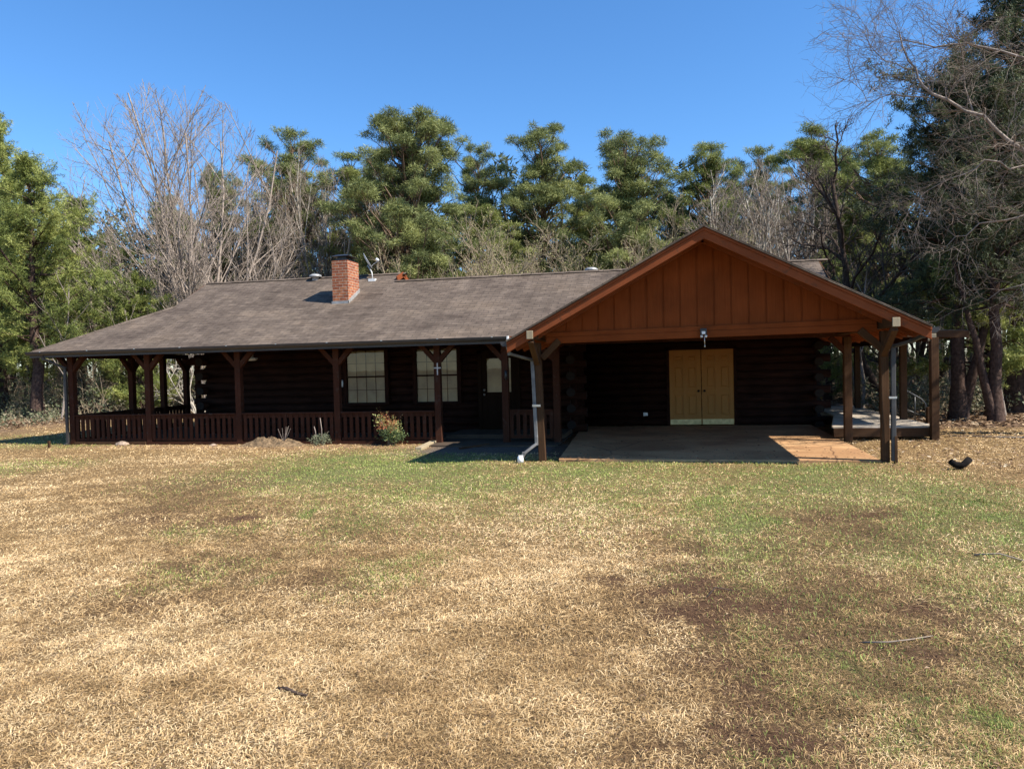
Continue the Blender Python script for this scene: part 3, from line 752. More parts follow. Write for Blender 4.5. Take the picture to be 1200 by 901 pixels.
gutter((XCR + .005, YF + .02, 2.175), (XCR + .005, 18.6, 2.16), (1, 0, 0))
gutter((XCL - .005, 15.75, zl - .02), (XCL - .005, YF + .02, zl - .015), (-1, 0, 0))
mb = MB(); mb.box(-3.43, -3.40, EY - .115, EY + .0, 2.29, 2.385); mb.build('gutter_end_cap', M['white'], cabin)
def spout(pts, mat='downspout', w=.075, name='downspout'):
    mb = MB(); pts = [Vector(p) for p in pts]
    for a, b_ in zip(pts, pts[1:]): mb.beam(a, b_, w, w * .75, up=(0, 1, 0) if abs((b_ - a).normalized().z) > .6 else (0, 0, 1))
    for p in pts[1:-1]: mb.box(p.x - w / 2, p.x + w / 2, p.y - w * .4, p.y + w * .4, p.z - w / 2, p.z + w / 2)
    return mb.build(name, M[mat], cabin, bevel=.012)
d = spout([(-15.55, 15.9, 2.32), (-15.5, 15.93, 2.2), (-15.22, 16.3, 1.95), (-15.22, 16.3, .0), (-15.22, 16.2, -.02)], 'gutter')
d = spout([(4.0, 12.75, 2.14), (3.97, 12.85, 2.05), (3.87, 13.05, 1.98), (3.63, 13.22, 1.9), (3.63, 13.24, .0)], 'downspout', .075)
mb = MB(); mb.box(3.56, 3.68, 13.2, 13.245, 1.04, 1.075); mb.build('strap', M['silver'], d)
d = spout([(-2.8, 12.95, 2.1), (-2.78, 13.0, 1.95), (-2.42, 13.3, 1.83), (-2.38, 13.3, .42), (-2.38, 13.3, .3), (-2.6, 13.2, .13), (-2.66, 13.17, -.02)], 'pipe', .065)
mb = MB(); mb.tube([(-2.66, 13.17, -.03), (-2.66, 13.17, .07), (-2.655, 13.17, .075), (-2.655, 13.17, .1)], [.058, .055, .045, .045], 12); mb.build('spout_end_cap', M['white'], d)
mb = MB(); mb.box(-2.43, -2.28, 13.245, 13.28, .98, 1.02); mb.build('strap', M['silver'], d)

# porch floor and railing
mb = MB(); mb.box(-15.2, -5.3, 16.35, 18.6, -.08, .035); mb.box(-15.2, -12.9, 18.6, 21.1, -.08, .035); mb.box(-5.3, -2.4, 17.2, 18.6, -.08, .1); mb.build('porch_floor', M['padc'], cabin)
def railing(p, q, z0=.09, z1=.74, pitch=.152, mat='porch', solid=False):
    p = Vector((*p, 0)); q = Vector((*q, 0)); d = (q - p); L = d.length; d.normalize(); mb = MB(); up = Vector((0, 0, 1))
    mb.beam(p + up * (z1 - .02), q + up * (z1 - .02), .13, .038); mb.beam(p + up * (z1 - .085), q + up * (z1 - .085), .035, .085); mb.beam(p + up * z0, q + up * z0, .04, .07)
    r = mb.build('railing', M[mat], cabin, bevel=.004)
    n = int((L - .05) / pitch); s = (L - n * pitch) / 2; nrm = Vector((d.y, -d.x, 0))
    me = None
    for i in range(n + 1):
        c = p + d * (s + i * pitch) + nrm * .03
        b_ = MB(); w = .085
        jj = random.uniform(-.004, .004)
        b_.hexa([c - d * w / 2 + up * (z0 - .03), c + d * w / 2 + up * (z0 - .03), c + d * w / 2 - nrm * .03 + up * (z0 - .03), c - d * w / 2 - nrm * .03 + up * (z0 - .03),
                 c - d * (w / 2 - jj) + up * (z1 - .045), c + d * (w / 2 + jj) + up * (z1 - .045), c + d * (w / 2 + jj) - nrm * .03 + up * (z1 - .045), c - d * (w / 2 - jj) - nrm * .03 + up * (z1 - .045)], 0, up)
        b_.build('baluster', M[mat], r)
for a, b_ in zip(PX[:4], PX[1:5]): railing((a + .09, PY - .02), (b_ - .09, PY - .02))
railing((PX[5] + .09, PY), (-2.54, PY), .12, .74)
railing((-15.12, 18.5), (-15.12, 16.5)); railing((-15.12, 20.98), (-15.12, 18.68))
railing((-14.65, 21.08), (-12.95, 21.08), .05, .66)
mb = MB(); mb.box(-15.04, -12.95, PY - .1, PY - .05, -.06, .045); mb.build('sill_board', M['weather'], cabin)
mb = MB(); mb.box(-12.93, -5.3, PY - .08, PY - .04, -.08, .04); mb.build('sill_board', M['porch'], cabin)

# windows: frame, panes, blind, muntins
def window(x0, x1, z0, z1, y, cols, rows):
    mb = MB(); w = .055; yf = y - .14
    mb.box(x0 - w - .05, x0 - .0, yf, y, z0 - w, z1 + w); mb.box(x1 + .0, x1 + w + .05, yf, y, z0 - w, z1 + w)
    mb.box(x0, x1, yf, y, z1, z1 + w); mb.box(x0, x1, yf - .02, y, z0 - w - .02, z0)
    zm = (z0 + z1) / 2; mb.box(x0, x1, yf + .03, yf + .06, zm - .02, zm + .02)
    fr = mb.build('window', M['log'], cabin, bevel=.004)
    g = MB(); g.face([(x0, yf + .05, z0), (x1, yf + .05, z0), (x1, yf + .05, z1), (x0, yf + .05, z1)]); g.build('pane', M['glass'], fr)
    s = MB(); n = 26; h = (z1 - z0) / n
    for i in range(n): s.face([(x0, yf + .085, z0 + i * h), (x1, yf + .085, z0 + i * h), (x1, yf + .095, z0 + (i + 1) * h), (x0, yf + .095, z0 + (i + 1) * h)])
    s.build('blind', M['blind'], fr)
    m = MB()
    for (za, zb_) in ((z0, zm - .02), (zm + .02, z1)):
        for i in range(1, cols): xx = x0 + (x1 - x0) * i / cols; m.box(xx - .006, xx + .006, yf + .052, yf + .066, za, zb_)
        for i in range(1, rows): zz = za + (zb_ - za) * i / rows; m.box(x0, x1, yf + .053, yf + .065, zz - .006, zz + .006)
    m.build('muntin', M['log'], fr)
window(-8.46, -7.38, .84, 2.22, YW, 4, 2); window(-6.49, -5.38, .84, 2.215, YW, 4, 2)
# entry door
mb = MB(); yf = YW - .1; x0, x1 = -4.72, -3.82
mb.box(x0 - .1, x0, yf - .03, YW, .08, 2.14); mb.box(x1, x1 + .1, yf - .03, YW, .08, 2.14); mb.box(x0 - .1, x1 + .1, yf - .03, YW, 2.05, 2.14)
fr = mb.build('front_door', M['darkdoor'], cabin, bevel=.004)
mb = MB(); mb.box(x0, x0 + .13, yf, yf + .05, .1, 2.05); mb.box(x1 - .13, x1, yf, yf + .05, .1, 2.05); mb.box(x0 + .13, x1 - .13, yf, yf + .05, 1.93, 2.05); mb.box(x0 + .13, x1 - .13, yf, yf + .05, .1, 1.06)
for a in (x0 + .18, x0 + .5): mb.box(a, a + .25, yf - .012, yf, .25, .95)
mb.build('door_leaf', M['darkdoor'], fr, bevel=.006)
mb = MB(); mb.face([(x0 + .13, yf + .02, 1.06), (x1 - .13, yf + .02, 1.06), (x1 - .13, yf + .02, 1.93), (x0 + .13, yf + .02, 1.93)]); mb.build('pane', M['glass'], fr)
mb = MB(); 
for i in range(20): z = 1.06 + i * .0435; mb.face([(x0 + .13, yf + .036, z), (x1 - .13, yf + .036, z), (x1 - .13, yf + .046, z + .0435), (x0 + .13, yf + .046, z + .0435)])
mb.build('blind', M['blind'], fr)
for z in (1.0, 1.12):
    mb = MB(); lathe(mb, (x0 + .065, yf, z), [(.001, .0), (.03, .0), (.03, .01), (.012, .02), (.012, .03), (.024, .045), (.02, .06), (.001, .065)], 12, Vector((0, -1, 0))); mb.build('handle', M['silver'], fr)

# carport double door: six panel leaves
dd = MB(); yd = YD - .02
dd.box(-.04, .03, yd - .07, yd + .05, .0, 2.09); dd.box(1.71, 1.78, yd - .07, yd + .05, .0, 2.09); dd.box(-.04, 1.78, yd - .07, yd + .05, 2.04, 2.1)
dfr = dd.build('double_door', M['log'], cabin)
for side, (a, b_) in enumerate(((.035, .862), (.878, 1.705))):
    mb = MB(); st = .115; mid = (a + b_) / 2; y0, y1 = yd - .055, yd - .012
    cols = [(a, a + st), (mid - st / 2, mid + st / 2), (b_ - st, b_)]
    for c in cols: mb.box(c[0], c[1], y0, y1, .02, 2.035)
    zs = [(.02, .27), (.85, 1.0), (1.6, 1.72), (1.9, 2.035)]
    for (za, zb_) in zs:
        mb.box(cols[0][1], cols[1][0], y0 + .0005, y1, za, zb_); mb.box(cols[1][1], cols[2][0], y0 + .0005, y1, za, zb_)
    for xa, xb in ((cols[0][1], cols[1][0]), (cols[1][1], cols[2][0])):
        for za, zb_ in ((.27, .85), (1.0, 1.6), (1.72, 1.9)):
            mb.box(xa, xb, y0 + .022, y1, za, zb_); g = .035
            mb.hexa([(xa + g, y0 + .022, za + g), (xb - g, y0 + .022, za + g), (xb - g, y0 + .022, zb_ - g), (xa + g, y0 + .022, zb_ - g), (xa + g + .02, y0 + .006, za + g + .02), (xb - g - .02, y0 + .006, za + g + .02), (xb - g - .02, y0 + .006, zb_ - g - .02), (xa + g + .02, y0 + .006, zb_ - g - .02)][0:8])
    leaf = mb.build('door_leaf', M['doortan'], dfr, bevel=.003)
    mb = MB(); mb.box(a + .01, b_ - .01, y0 - .004, y0 - .0008, .03, .17); mb.build('kick_plate', M['brass'], leaf)
    kx = b_ - .07 if side == 0 else a + .07
    mb = MB(); lathe(mb, (kx, y0, .93), [(.001, 0), (.032, 0), (.032, .008), (.012, .015), (.012, .035), (.028, .045), (.03, .06), (.018, .072), (.001, .075)], 14, Vector((0, -1, 0))); mb.build('handle', M['knob'], leaf)

# chimney
mb = MB(); cx0, cx1, cy0, cy1 = -8.72, -8.27, 18.4, 19.12
mb.box(cx0, cx1, cy0, cy1, 3.3, 4.64, along=Vector((1, 0, 0)))
ch = MB()
for P in ([(cx0, cy0), (cx1, cy0)], [(cx1, cy0), (cx1, cy1)], [(cx1, cy1), (cx0, cy1)], [(cx0, cy1), (cx0, cy0)]):
    (ax, ay), (bx, by) = P; L = math.hypot(bx - ax, by - ay); o = 0 if ay == by else .1
    ch.face([(ax, ay, 3.3), (bx, by, 3.3), (bx, by, 4.64), (ax, ay, 4.64)], [(o, 3.3), (o + L, 3.3), (o + L, 4.64), (o, 4.64)])
ch.face([(cx0, cy0, 4.64), (cx1, cy0, 4.64), (cx1, cy1, 4.64), (cx0, cy1, 4.64)])
cho = ch.build('chimney', M['brick'], cabin)
mb = MB(); mb.box(cx0 + .06, cx1 - .06, cy0 + .1, cy1 - .1, 4.64, 4.70); mb.box(cx0 + .1, cx1 - .1, cy0 + .15, cy1 - .15, 4.70, 4.76)
mb.hexa([(cx0 - .03, cy0 + .02, 4.765), (cx1 + .03, cy0 + .02, 4.765), (cx1 + .03, cy1 - .02, 4.765), (cx0 - .03, cy1 - .02, 4.765), (cx0 + .1, cy0 + .16, 4.82), (cx1 - .1, cy0 + .16, 4.82), (cx1 - .1, cy1 - .16, 4.82), (cx0 + .1, cy1 - .16, 4.82)])
mb.build('chimney_cap', M['black'], cho, bevel=.004)
mb = MB(); mb.box(cx0 - .02, cx1 + .02, cy0 - .03, cy0 - .002, 3.44, 3.56)
mb.hexa([(cx1 + .002, cy0 - .03, 3.42), (cx1 + .022, cy0 - .03, 3.42), (cx1 + .022, cy1, 3.8), (cx1 + .002, cy1, 3.8), (cx1 + .002, cy0 - .03, 3.58), (cx1 + .022, cy0 - .03, 3.58), (cx1 + .022, cy1, 3.95), (cx1 + .002, cy1, 3.95)])
mb.build('flashing', M['flash'], cho)
# roof vents (domes just over the ridge)
for (x, y, z) in ((-10.1, 20.2, 4.37), (-1.97, 20.0, 4.12)):
    mb = MB(); lathe(mb, (x, y, z), [(.1, 0), (.1, .1), (.19, .11), (.17, .16), (.1, .19), (.001, .2)], 16); mb.build('roof_vent', M['flash'], cabin)

# ------------------------------------------------------------------ side deck (attached, its own structure)
deck = thing('side_deck', 'weathered raised timber deck with posts and flat roof beside the carport', 'deck', (4.5, 19, 0))
DZ = .26
mb = MB(); y = 16.86; j = 0
def dleft(y): return 3.42 + (4.14 - 3.42) * (y - 16.86) / (20.2 - 16.86) if y < 20.2 else 4.16
while y < 24.6:
    a = dleft(y) + .01; e = 5.47 + random.uniform(-.01, .01)
    if y < 23.9: mb.box(a, e, y, y + .135, DZ - .035, DZ + random.uniform(-.003, .003))
    y += .143
mb.build('deck_board', M['deckwood'], deck, bevel=.004)
mb = MB(); mb.box(3.44, 5.46, 16.83, 16.865, DZ - .22, DZ - .036); mb.box(5.43, 5.465, 16.87, 24, DZ - .22, DZ - .037); mb.build('rim_joist', M['weather'], deck, bevel=.004)
for x, y in ((3.9, 16.95), (4.6, 16.95), (4.6, 20), (5.38, 20.35)): post(x, y, -.1, DZ - .22, .12, 'weather', deck, name='footing')
for y, w in ((16.76, .15), (18.65, .14), (20.35, .14), (22.9, .14)): post(5.33 if y > 17 else 5.38, y, -.08 if y < 17 else DZ - .1, 2.1, w, 'weather', deck)
mb = MB(); mb.box(5.27, 5.41, 16.75, 24, 2.03, 2.18); mb.box(5.262, 5.418, 16.72, 16.75, 2.028, 2.182, 1); mb.build('roof_beam', [M['porch'], M['paledeck']], deck, bevel=.006)
mb = MB()
mb.hexa([(3.9, 16.95, 2.30), (6.08, 16.95, 2.215), (6.08, 23.8, 2.215), (3.9, 23.8, 2.30), (3.9, 16.95, 2.33), (6.08, 16.95, 2.245), (6.08, 23.8, 2.245), (3.9, 23.8, 2.33)])
mb.build('deck_roof', M['shingle'], deck)
mb = MB(); mb.hexa([(4.0, 16.9, 2.16), (6.1, 16.9, 2.08), (6.1, 16.94, 2.08), (4.0, 16.94, 2.16), (4.0, 16.9, 2.305), (6.1, 16.9, 2.225), (6.1, 16.94, 2.225), (4.0, 16.94, 2.305)]); mb.box(6.085, 6.115, 16.95, 23.8, 2.1, 2.23)
mb.build('roof_fascia', M['weather'], deck, bevel=.004)
mb = MB(); y = 17.3
while y < 23.6: mb.beam((3.95, y, 2.24), (6.07, y, 2.155), .045, .11); y += .6
mb.build('roof_joist', M['weather'], deck)
mb = MB()
for i in range(3): mb.box(5.5 + i * .27, 5.77 + i * .27, 19.4, 20.6, .17 - i * .085 - .03, .17 - i * .085)
mb.build('steps', M['deckwood'], deck, bevel=.004)
mb = MB(); mb.tube([(5.55, 20, .2), (5.55, 20, 1.0), (5.8, 20, .86), (6.12, 20, .66), (6.22, 20, .54), (6.24, 20, .0)], .018, 8); mb.tube([(5.98, 20, .76), (5.98, 20, .0)], .015, 8); mb.tube([(5.56, 20, .5), (6.23, 20, .2)], .012, 8); mb.build('handrail', M['black'], deck)
post(6.3, 19.95, -.05, .45, .13, 'weather', deck, name='newel_post')

# ------------------------------------------------------------------ small things on and round the house
t = thing('satellite_dish', 'white satellite dish seen edge-on on the roof ridge beside the chimney', 'satellite dish', (-8.2, 19.95, 4.28))
nrm = Vector((.84, .27, .5)).normalized(); c = Vector((-8.42, 20.1, 4.83))
mb = MB(); lathe(mb, c, [(.001, -.02), (.12, -.012), (.2, .005), (.26, .03), (.262, .034), (.2, .012), (.12, -.004), (.001, -.012)], 28, nrm); mb.build('reflector', M['white'], t)
mb = MB(); mb.tube([(-8.2, 19.95, 4.2), (-8.25, 20.0, 4.5), (-8.4, 20.08, 4.72)], .02, 8); mb.tube([(-8.36, 20.08, 4.6), (-8.2, 20.0, 4.72), (-8.02, 20.0, 4.83)], .012, 6); mb.build('mast', M['flash'], t)
mb = MB(); mb.tube([(-8.03, 20.0, 4.82), (-8.1, 20.0, 4.88)], .035, 10); mb.build('receiver', M['white'], t)
mb = MB(); mb.box(-8.3, -8.1, 19.85, 20.0, 4.2, 4.3); mb.build('foot', M['white'], t)

t = thing('yard_floodlight', 'small white floodlight head at gutter corner left of the carport gable', 'light', (-3.3, 15.75, 2.3))
mb = MB(); mb.tube([(-3.3, 15.76, 2.31), (-3.27, 15.7, 2.26), (-3.24, 15.64, 2.22)], [.03, .05, .06], 12); mb.build('lamp_head', M['white'], t)
mb = MB(); mb.tube([(-3.36, 15.78, 2.33), (-3.3, 15.76, 2.31)], .02, 8); mb.build('bracket', M['white'], t)

t = thing('gable_light', 'small black floodlight with hanging pull fixed to the carport header beam', 'light', (.62, 13.3, 2.25))
mb = MB(); mb.box(.56, .67, 13.24, 13.31, 2.19, 2.3); mb.build('housing', M['black'], t, bevel=.008)
mb = MB(); mb.box(.585, .645, 13.232, 13.242, 2.2, 2.25); mb.build('lens', M['white'], t)
mb = MB(); mb.tube([(.57, 13.28, 2.16), (.6, 13.27, 2.17)], .022, 8); mb.tube([(.67, 13.28, 2.16), (.64, 13.27, 2.17)], .022, 8); mb.build('lamp_head', M['white'], t)
mb = MB(); mb.tube([(.63, 13.28, 2.18), (.635, 13.28, 2.0)], .006, 6); lathe(mb, (.635, 13.28, 1.985), [(.001, -.01), (.012, -.01), (.012, .02), (.001, .02)], 8); mb.build('pull_chain', M['silver'], t)

mb = MB(); mb.box(-5.2 - .014, -5.2 + .014, PY - .092, PY - .077, 1.56, 1.84); mb.box(-5.2 - .085, -5.2 + .085, PY - .094, PY - .0775, 1.71, 1.738)
tag(mb.build('wall_cross', M['crosswhite'], bevel=.004), 'small pale metal cross hung on the porch post in front of the window', 'cross')
mb = MB(); lathe(mb, (-10.67 + .1, 17.4, 2.06), [(.001, -.04), (.1, -.03), (.15, .0), (.15, .02), (.05, .05), (.05, .31), (.001, .31)], 20); tag(mb.build('ceiling_lamp', M['white']), 'pale round ceiling lamp hanging under the dark porch roof', 'lamp')
mb = MB(); lathe(mb, (-8.62, YW - .02, 1.36), [(.001, -.02), (.09, -.02), (.1, .05), (.06, .09), (.001, .1)], 16, Vector((0, -1, 0))); tag(mb.build('wall_lamp', M['white']), 'round white wall lamp on dark logs left of the first window', 'lamp')
mb = MB(); mb.box(-.68, -.56, YD - .03, YD - .005, .27, .36); mb.box(-.66, -.58, YD - .04, YD - .03, .29, .34); tag(mb.build('outlet_cover', M['white'], bevel=.004), 'small white outlet cover low on the dark carport wall', 'outlet')
mb = MB(); mb.tube([(-3.58, PY - .1, 1.42), (-3.57, PY - .14, 1.46), (-3.58, PY - .12, 1.6), (-3.6, PY - .1, 1.64)], [.015, .035, .03, .01], 8); tag(mb.build('porch_bell', M['black']), 'small black iron bell fixed on the post by the entry door', 'bell')

# mound, stones, boards
def rock(c, s, mat='stone', seed=0, name='stone', flat=.6):
    import bmesh
    bm = bmesh.new(); bmesh.ops.create_icosphere(bm, subdivisions=3, radius=1)
    rg = np.random.default_rng(seed); dirs = rg.normal(size=(9, 3)); dirs /= np.linalg.norm(dirs, axis=1)[:, None]; cut = .55 + .35 * rg.random(9)
    for v in bm.verts:
        p = np.array(v.co)
        for dd_, cc in zip(dirs, cut):
            e = p @ dd_ - cc
            if e > 0: p = p - dd_ * e * .9
        p = p * (1 + .05 * rg.normal())
        v.co = Vector((p[0] * s[0], p[1] * s[1], p[2] * s[2] * flat + s[2] * .2))
    me = bpy.data.meshes.new(name); bm.to_mesh(me); bm.free(); me.materials.append(M[mat])
    return link(name, me, None, c)
tag(rock((-13.45, 16.12, -.03), (.17, .13, .15), seed=2), 'brown stone lying at the left end of the porch railing', 'stone')
tag(rock((-10.9, 16.1, -.04), (.1, .09, .07), seed=5), 'small stone by the railing just left of the dirt mound', 'stone')
M['mound'] = plain('crumbly_earth', (.17, .115, .065), .95, 0, .6, 14, .1, .04)
import bmesh
bm = bmesh.new(); bmesh.ops.create_grid(bm, x_segments=60, y_segments=30, size=1)
for v in bm.verts:
    x, y = v.co.x, v.co.y; r2 = x * x + y * y
    hgt = max(0, 1 - r2) ** 1.3 * (.16 + .35 * (float(fbm(x * 1.0, y * 1.0, 5, 61)) - .5)) ; v.co = Vector((x * 1.0, y * .35, hgt - .03))
me = bpy.data.meshes.new('dirt_mound'); bm.to_mesh(me); bm.free(); me.materials.append(M['mound'])
tag(link('dirt_mound', me, None, (-9.25, 16.0, -.01)), 'low crumbly dirt mound in front of the middle railing', 'mound')
mb = MB(); mb.beam((-5.35, 16.35, .0), (-5.3, 15.15, -.02), .14, .09); tag(mb.build('landscape_timber', M['paledeck'], bevel=.008), 'pale timber edging on the ground between the shrub and the entry', 'timber')
mb = MB(); mb.beam((-4.4, 15.25, -.01), (-3.95, 16.0, .0), .07, .03); tag(mb.build('loose_board', M['weather'], bevel=.004), 'loose board lying on dirt before the entry door', 'board')
mb = MB(); mb.box(-15.12, -15.06, 15.55, 15.59, -.05, .15); tag(mb.build('wooden_stake', M['weather'], bevel=.004), 'short wooden stake in grass in front of the left corner post', 'stake')
mb = MB(); mb.tube([(4.26, 12.6, .09), (4.33, 12.6, .035), (4.42, 12.6, .02), (4.46, 12.61, .04), (4.55, 12.64, .12)], [.045, .05, .05, .05, .05], 12, caps=False); M['tar'] = plain('sooty_black_plastic', (.012, .01, .009), .95, 0, .4, 12, .05)
e = mb.build('broken_pipe_elbow', M['tar']); sm_ = e.modifiers.new('t', 'SOLIDIFY'); sm_.thickness = .006
tag(e, 'broken black pipe elbow lying in dry grass right of the carport', 'pipe')
def stick(pts, r, label, i):
    mb = MB(); P = [Vector((a, b_, float(gh(np.array(a), np.array(b_))) + .008 + c + random.uniform(-.004, .004))) for a, b_, c in pts]
    mb.tube(P, [r * (1 - .6 * k / len(P)) for k in range(len(P))], 6)
    tag(mb.build('fallen_stick', M['twig'] if i else M['bark_dark']), label, 'stick')
stick([(-2.16, 3.70, 0), (-2.1, 3.69, .01), (-2.02, 3.67, 0), (-1.96, 3.67, .0)], .012, 'dark chunk of fallen wood on straw in the left foreground', 0)
stick([(1.15, 4.95, 0), (1.3, 4.9, .02), (1.45, 5.0, .01), (1.62, 5.12, 0)], .006, 'thin pale fallen twig lying on the lawn at right', 1)
stick([(2.62, 7.2, 0), (2.8, 7.15, .03), (3.0, 7.0, 0)], .008, 'fallen stick at the right edge of lawn beyond the other twigs', 1)
stick([(.25, 5.6, 0), (.32, 5.75, .03), (.45, 5.8, 0)], .007, 'short crooked fallen stick on the bare brown soil patch', 0)
stick([(6.0, 17.6, 0), (7.0, 17.2, .02), (8.4, 17.4, 0)], .025, 'long fallen branch at the forest edge right of the deck', 1)

# nandina and a small sage plant ------------------------------------
def leaf_cloud(centers, per, spread, size, tints, rg, asp=.4, flat=0.0):
    n = len(centers) * per; C = np.repeat(centers, per, 0) + rg.normal(size=(n, 3)) * spread
    d = rg.normal(size=(n, 3)); d[:, 2] *= (1 - flat); d /= np.linalg.norm(d, axis=1)[:, None]
    s = np.cross(d, rg.normal(size=(n, 3))); s /= np.linalg.norm(s, axis=1)[:, None]
    L = size * (.6 + .8 * rg.random((n, 1))); w = L * asp
    P = np.stack([C, C + d * L * .5 + s * w * .5, C + d * L, C + d * L * .5 - s * w * .5], 1)
    i = np.arange(n)[:, None] * 4
    F = np.concatenate([i + np.array([[0, 1, 2]]), i + np.array([[0, 2, 3]])], 1).reshape(-1, 3)
    T = np.clip(np.repeat(tints, per) + rg.normal(size=n) * .08, 0, 1)
    return P.reshape(-1, 3), F, np.repeat(T, 2)
t = thing('nandina_shrub', 'leafy shrub with reddish top leaves against the porch railing', 'shrub', (-6.27, 16.1, 0))
C = []; Tn = []; mb = MB()
for i in range(16):
    a = random.random() * 6.28; r = random.random() * .28; h = .25 + random.random() * .42
    tip = Vector((r * 1.25 * math.cos(a), r * .8 * math.sin(a), h)); mb.tube([(tip.x * .2, tip.y * .2, -.05), (tip.x * .6, tip.y * .6, h * .6), tip], [.008, .006, .003], 5)
    for j in range(9):
        f = .35 + .65 * j / 8; p = tip * f + Vector((random.gauss(0, .07), random.gauss(0, .06), random.gauss(0, .04))); C.append(p)
        red = .66 if (p.z > .3 and p.x < .08) else .3; Tn.append(red + random.gauss(0, .13) if p.x < .12 or p.z < .3 else .52 + random.gauss(0, .08))
mb.build('stem', M['twig'], t, loc=(0, 0, 0))
P, F, T = leaf_cloud(np.array(C), 22, .05, .05, np.clip(Tn, 0, 1), rng); link('foliage', arr_mesh('foliage', P, F, M['nandina'], tint=T), t, (0, 0, .03))
t = thing('sage_plant', 'small grey green plant with two dead stalks before the railing', 'plant', (-8.05, 16.05, 0))
mb = MB(); mb.tube([(.05, 0, 0), (.06, 0, .35), (.03, 0, .62)], [.012, .01, .008], 6); mb.tube([(-.08, 0, 0), (-.1, 0, .3), (-.13, 0, .42)], [.01, .01, .008], 6); mb.tube([(.1, 0, .1), (.2, 0, .28), (.24, 0, .3)], [.006, .005, .004], 5); mb.build('stalk', M['bark_grey'], t, loc=(0, 0, 0))
C = np.array([(random.gauss(0, .12), random.gauss(0, .08), abs(random.gauss(.1, .08))) for _ in range(60)]); P, F, T = leaf_cloud(C, 14, .03, .045, rng.random(60), rng, .25); link('foliage', arr_mesh('foliage', P, F, M['sage'], tint=T), t, (0, 0, 0))
t = thing('dead_weed', 'bare branching weed standing on the dirt mound', 'weed', (-8.95, 16.0, .05))
mb = MB()
for a in range(6): x = random.uniform(-.15, .2); mb.tube([(0, 0, 0), (x * .5, 0, .15), (x, random.uniform(-.05, .05), .3 + random.random() * .1)], [.006, .004, .002], 5)
mb.build('stem', M['bark_grey'], t, loc=(0, 0, 0))

# ------------------------------------------------------------------ trees
class TubeArr:
    def __init__(s): s.V = []; s.F = []; s.n = 0
    def tube(s, P, rad, k):
        P = np.asarray(P, float); rad = np.asarray(rad, float); m = len(P)
        d = np.gradient(P, axis=0); d /= np.linalg.norm(d, axis=1)[:, None] + 1e-9
        ref = np.array([0.31, .87, .2]); a = np.cross(d, ref); a /= np.linalg.norm(a, axis=1)[:, None] + 1e-9; b_ = np.cross(d, a)
        th = np.arange(k) * 2 * np.pi / k
        ring = P[:, None] + rad[:, None, None] * (a[:, None] * np.cos(th)[None, :, None] + b_[:, None] * np.sin(th)[None, :, None])
        s.V.append(ring.reshape(-1, 3)); i = np.arange(m - 1)[:, None] * k; j = np.arange(k)[None]; j2 = (j + 1) % k
        F = np.stack([i + j, i + j2, i + k + j2, i + k + j], -1).reshape(-1, 4); s.F.append(F + s.n); s.n += m * k
    def arrays(s): return np.concatenate(s.V), np.concatenate(s.F)
    def mesh(s, name, mat): V, F = s.arrays(); return arr_mesh(name, V, F, mat, smooth=True)
def unit(v): return v / (np.linalg.norm(v) + 1e-9)
def perp_rot(d, ang, az):
    a = unit(np.cross(d, [.3, .2, .93] if abs(d[2]) < .9 else [1, 0, 0])); b_ = np.cross(d, a)
    return unit(d * math.cos(ang) + (a * math.cos(az) + b_ * math.sin(az)) * math.sin(ang))
MINR = [.0095]
def grow(big, small, p, d, L, r, lvl, maxl, rg, up=.08, wander=.16, kids=(6, 7, 6, 5), ang=(.45, .95), ratio=.55, tips=None, biglvl=1, start=.25, env=None):
    if env is not None:
        c_, r_ = env; a_ = d / r_; o_ = (p - c_) / r_; A = a_ @ a_; B = 2 * (a_ @ o_); Cc = o_ @ o_ - 1; D = B * B - 4 * A * Cc
        L = min(L, max(.12, (-B + math.sqrt(D)) / (2 * A)) * rg.uniform(.82, 1.06)) if D > 0 else L * .3
    r = max(r, MINR[0])
    n = max(3, int(5 - lvl * .5)); P = [p]; dd = d
    for i in range(n):
        dd = unit(dd + rg.normal(size=3) * wander + np.array([0, 0, up])); P.append(P[-1] + dd * L / n)
    P = np.array(P); rad = r * np.linspace(1, .45 if lvl < maxl else .35, n + 1)
    (big if lvl <= biglvl else small).tube(P, rad, 8 if lvl == 0 else 5 if lvl == 1 else 3)
    if lvl >= maxl:
        if tips is not None: tips.append(P[-1])
        return
    nk = kids[min(lvl, len(kids) - 1)]; az = rg.random() * 6.28
    for j in range(nk):
        f = start + (1 - start) * (j + rg.random() * .8) / nk; f = min(f, .99); q = f * n; i = int(q); base = P[i] + (P[min(i + 1, n)] - P[i]) * (q - i)
        loc = unit(P[min(i + 1, n)] - P[i]); az += 2.4 + rg.normal() * .4
        nd = perp_rot(loc, rg.uniform(*ang), az)
        grow(big, small, base, nd, L * ratio * rg.uniform(.7, 1.25) * (1.15 - .45 * f), r * rg.uniform(.38, .55) * (1.1 - .4 * f), lvl + 1, maxl, rg, up, wander, kids, ang, ratio, tips, biglvl, .2, env)
def add_tree(name, label, loc, trunk_me, crown_me, rz=0, sc=(1, 1, 1), group=None, cat='tree'):
    t = thing(name, label, cat, loc, group); t.rotation_euler.z = rz; t.scale = sc
    o = bpy.data.objects.new('trunk', trunk_me); COL.objects.link(o); o.parent = t
    if crown_me: o = bpy.data.objects.new('crown', crown_me); COL.objects.link(o); o.parent = t
    return t

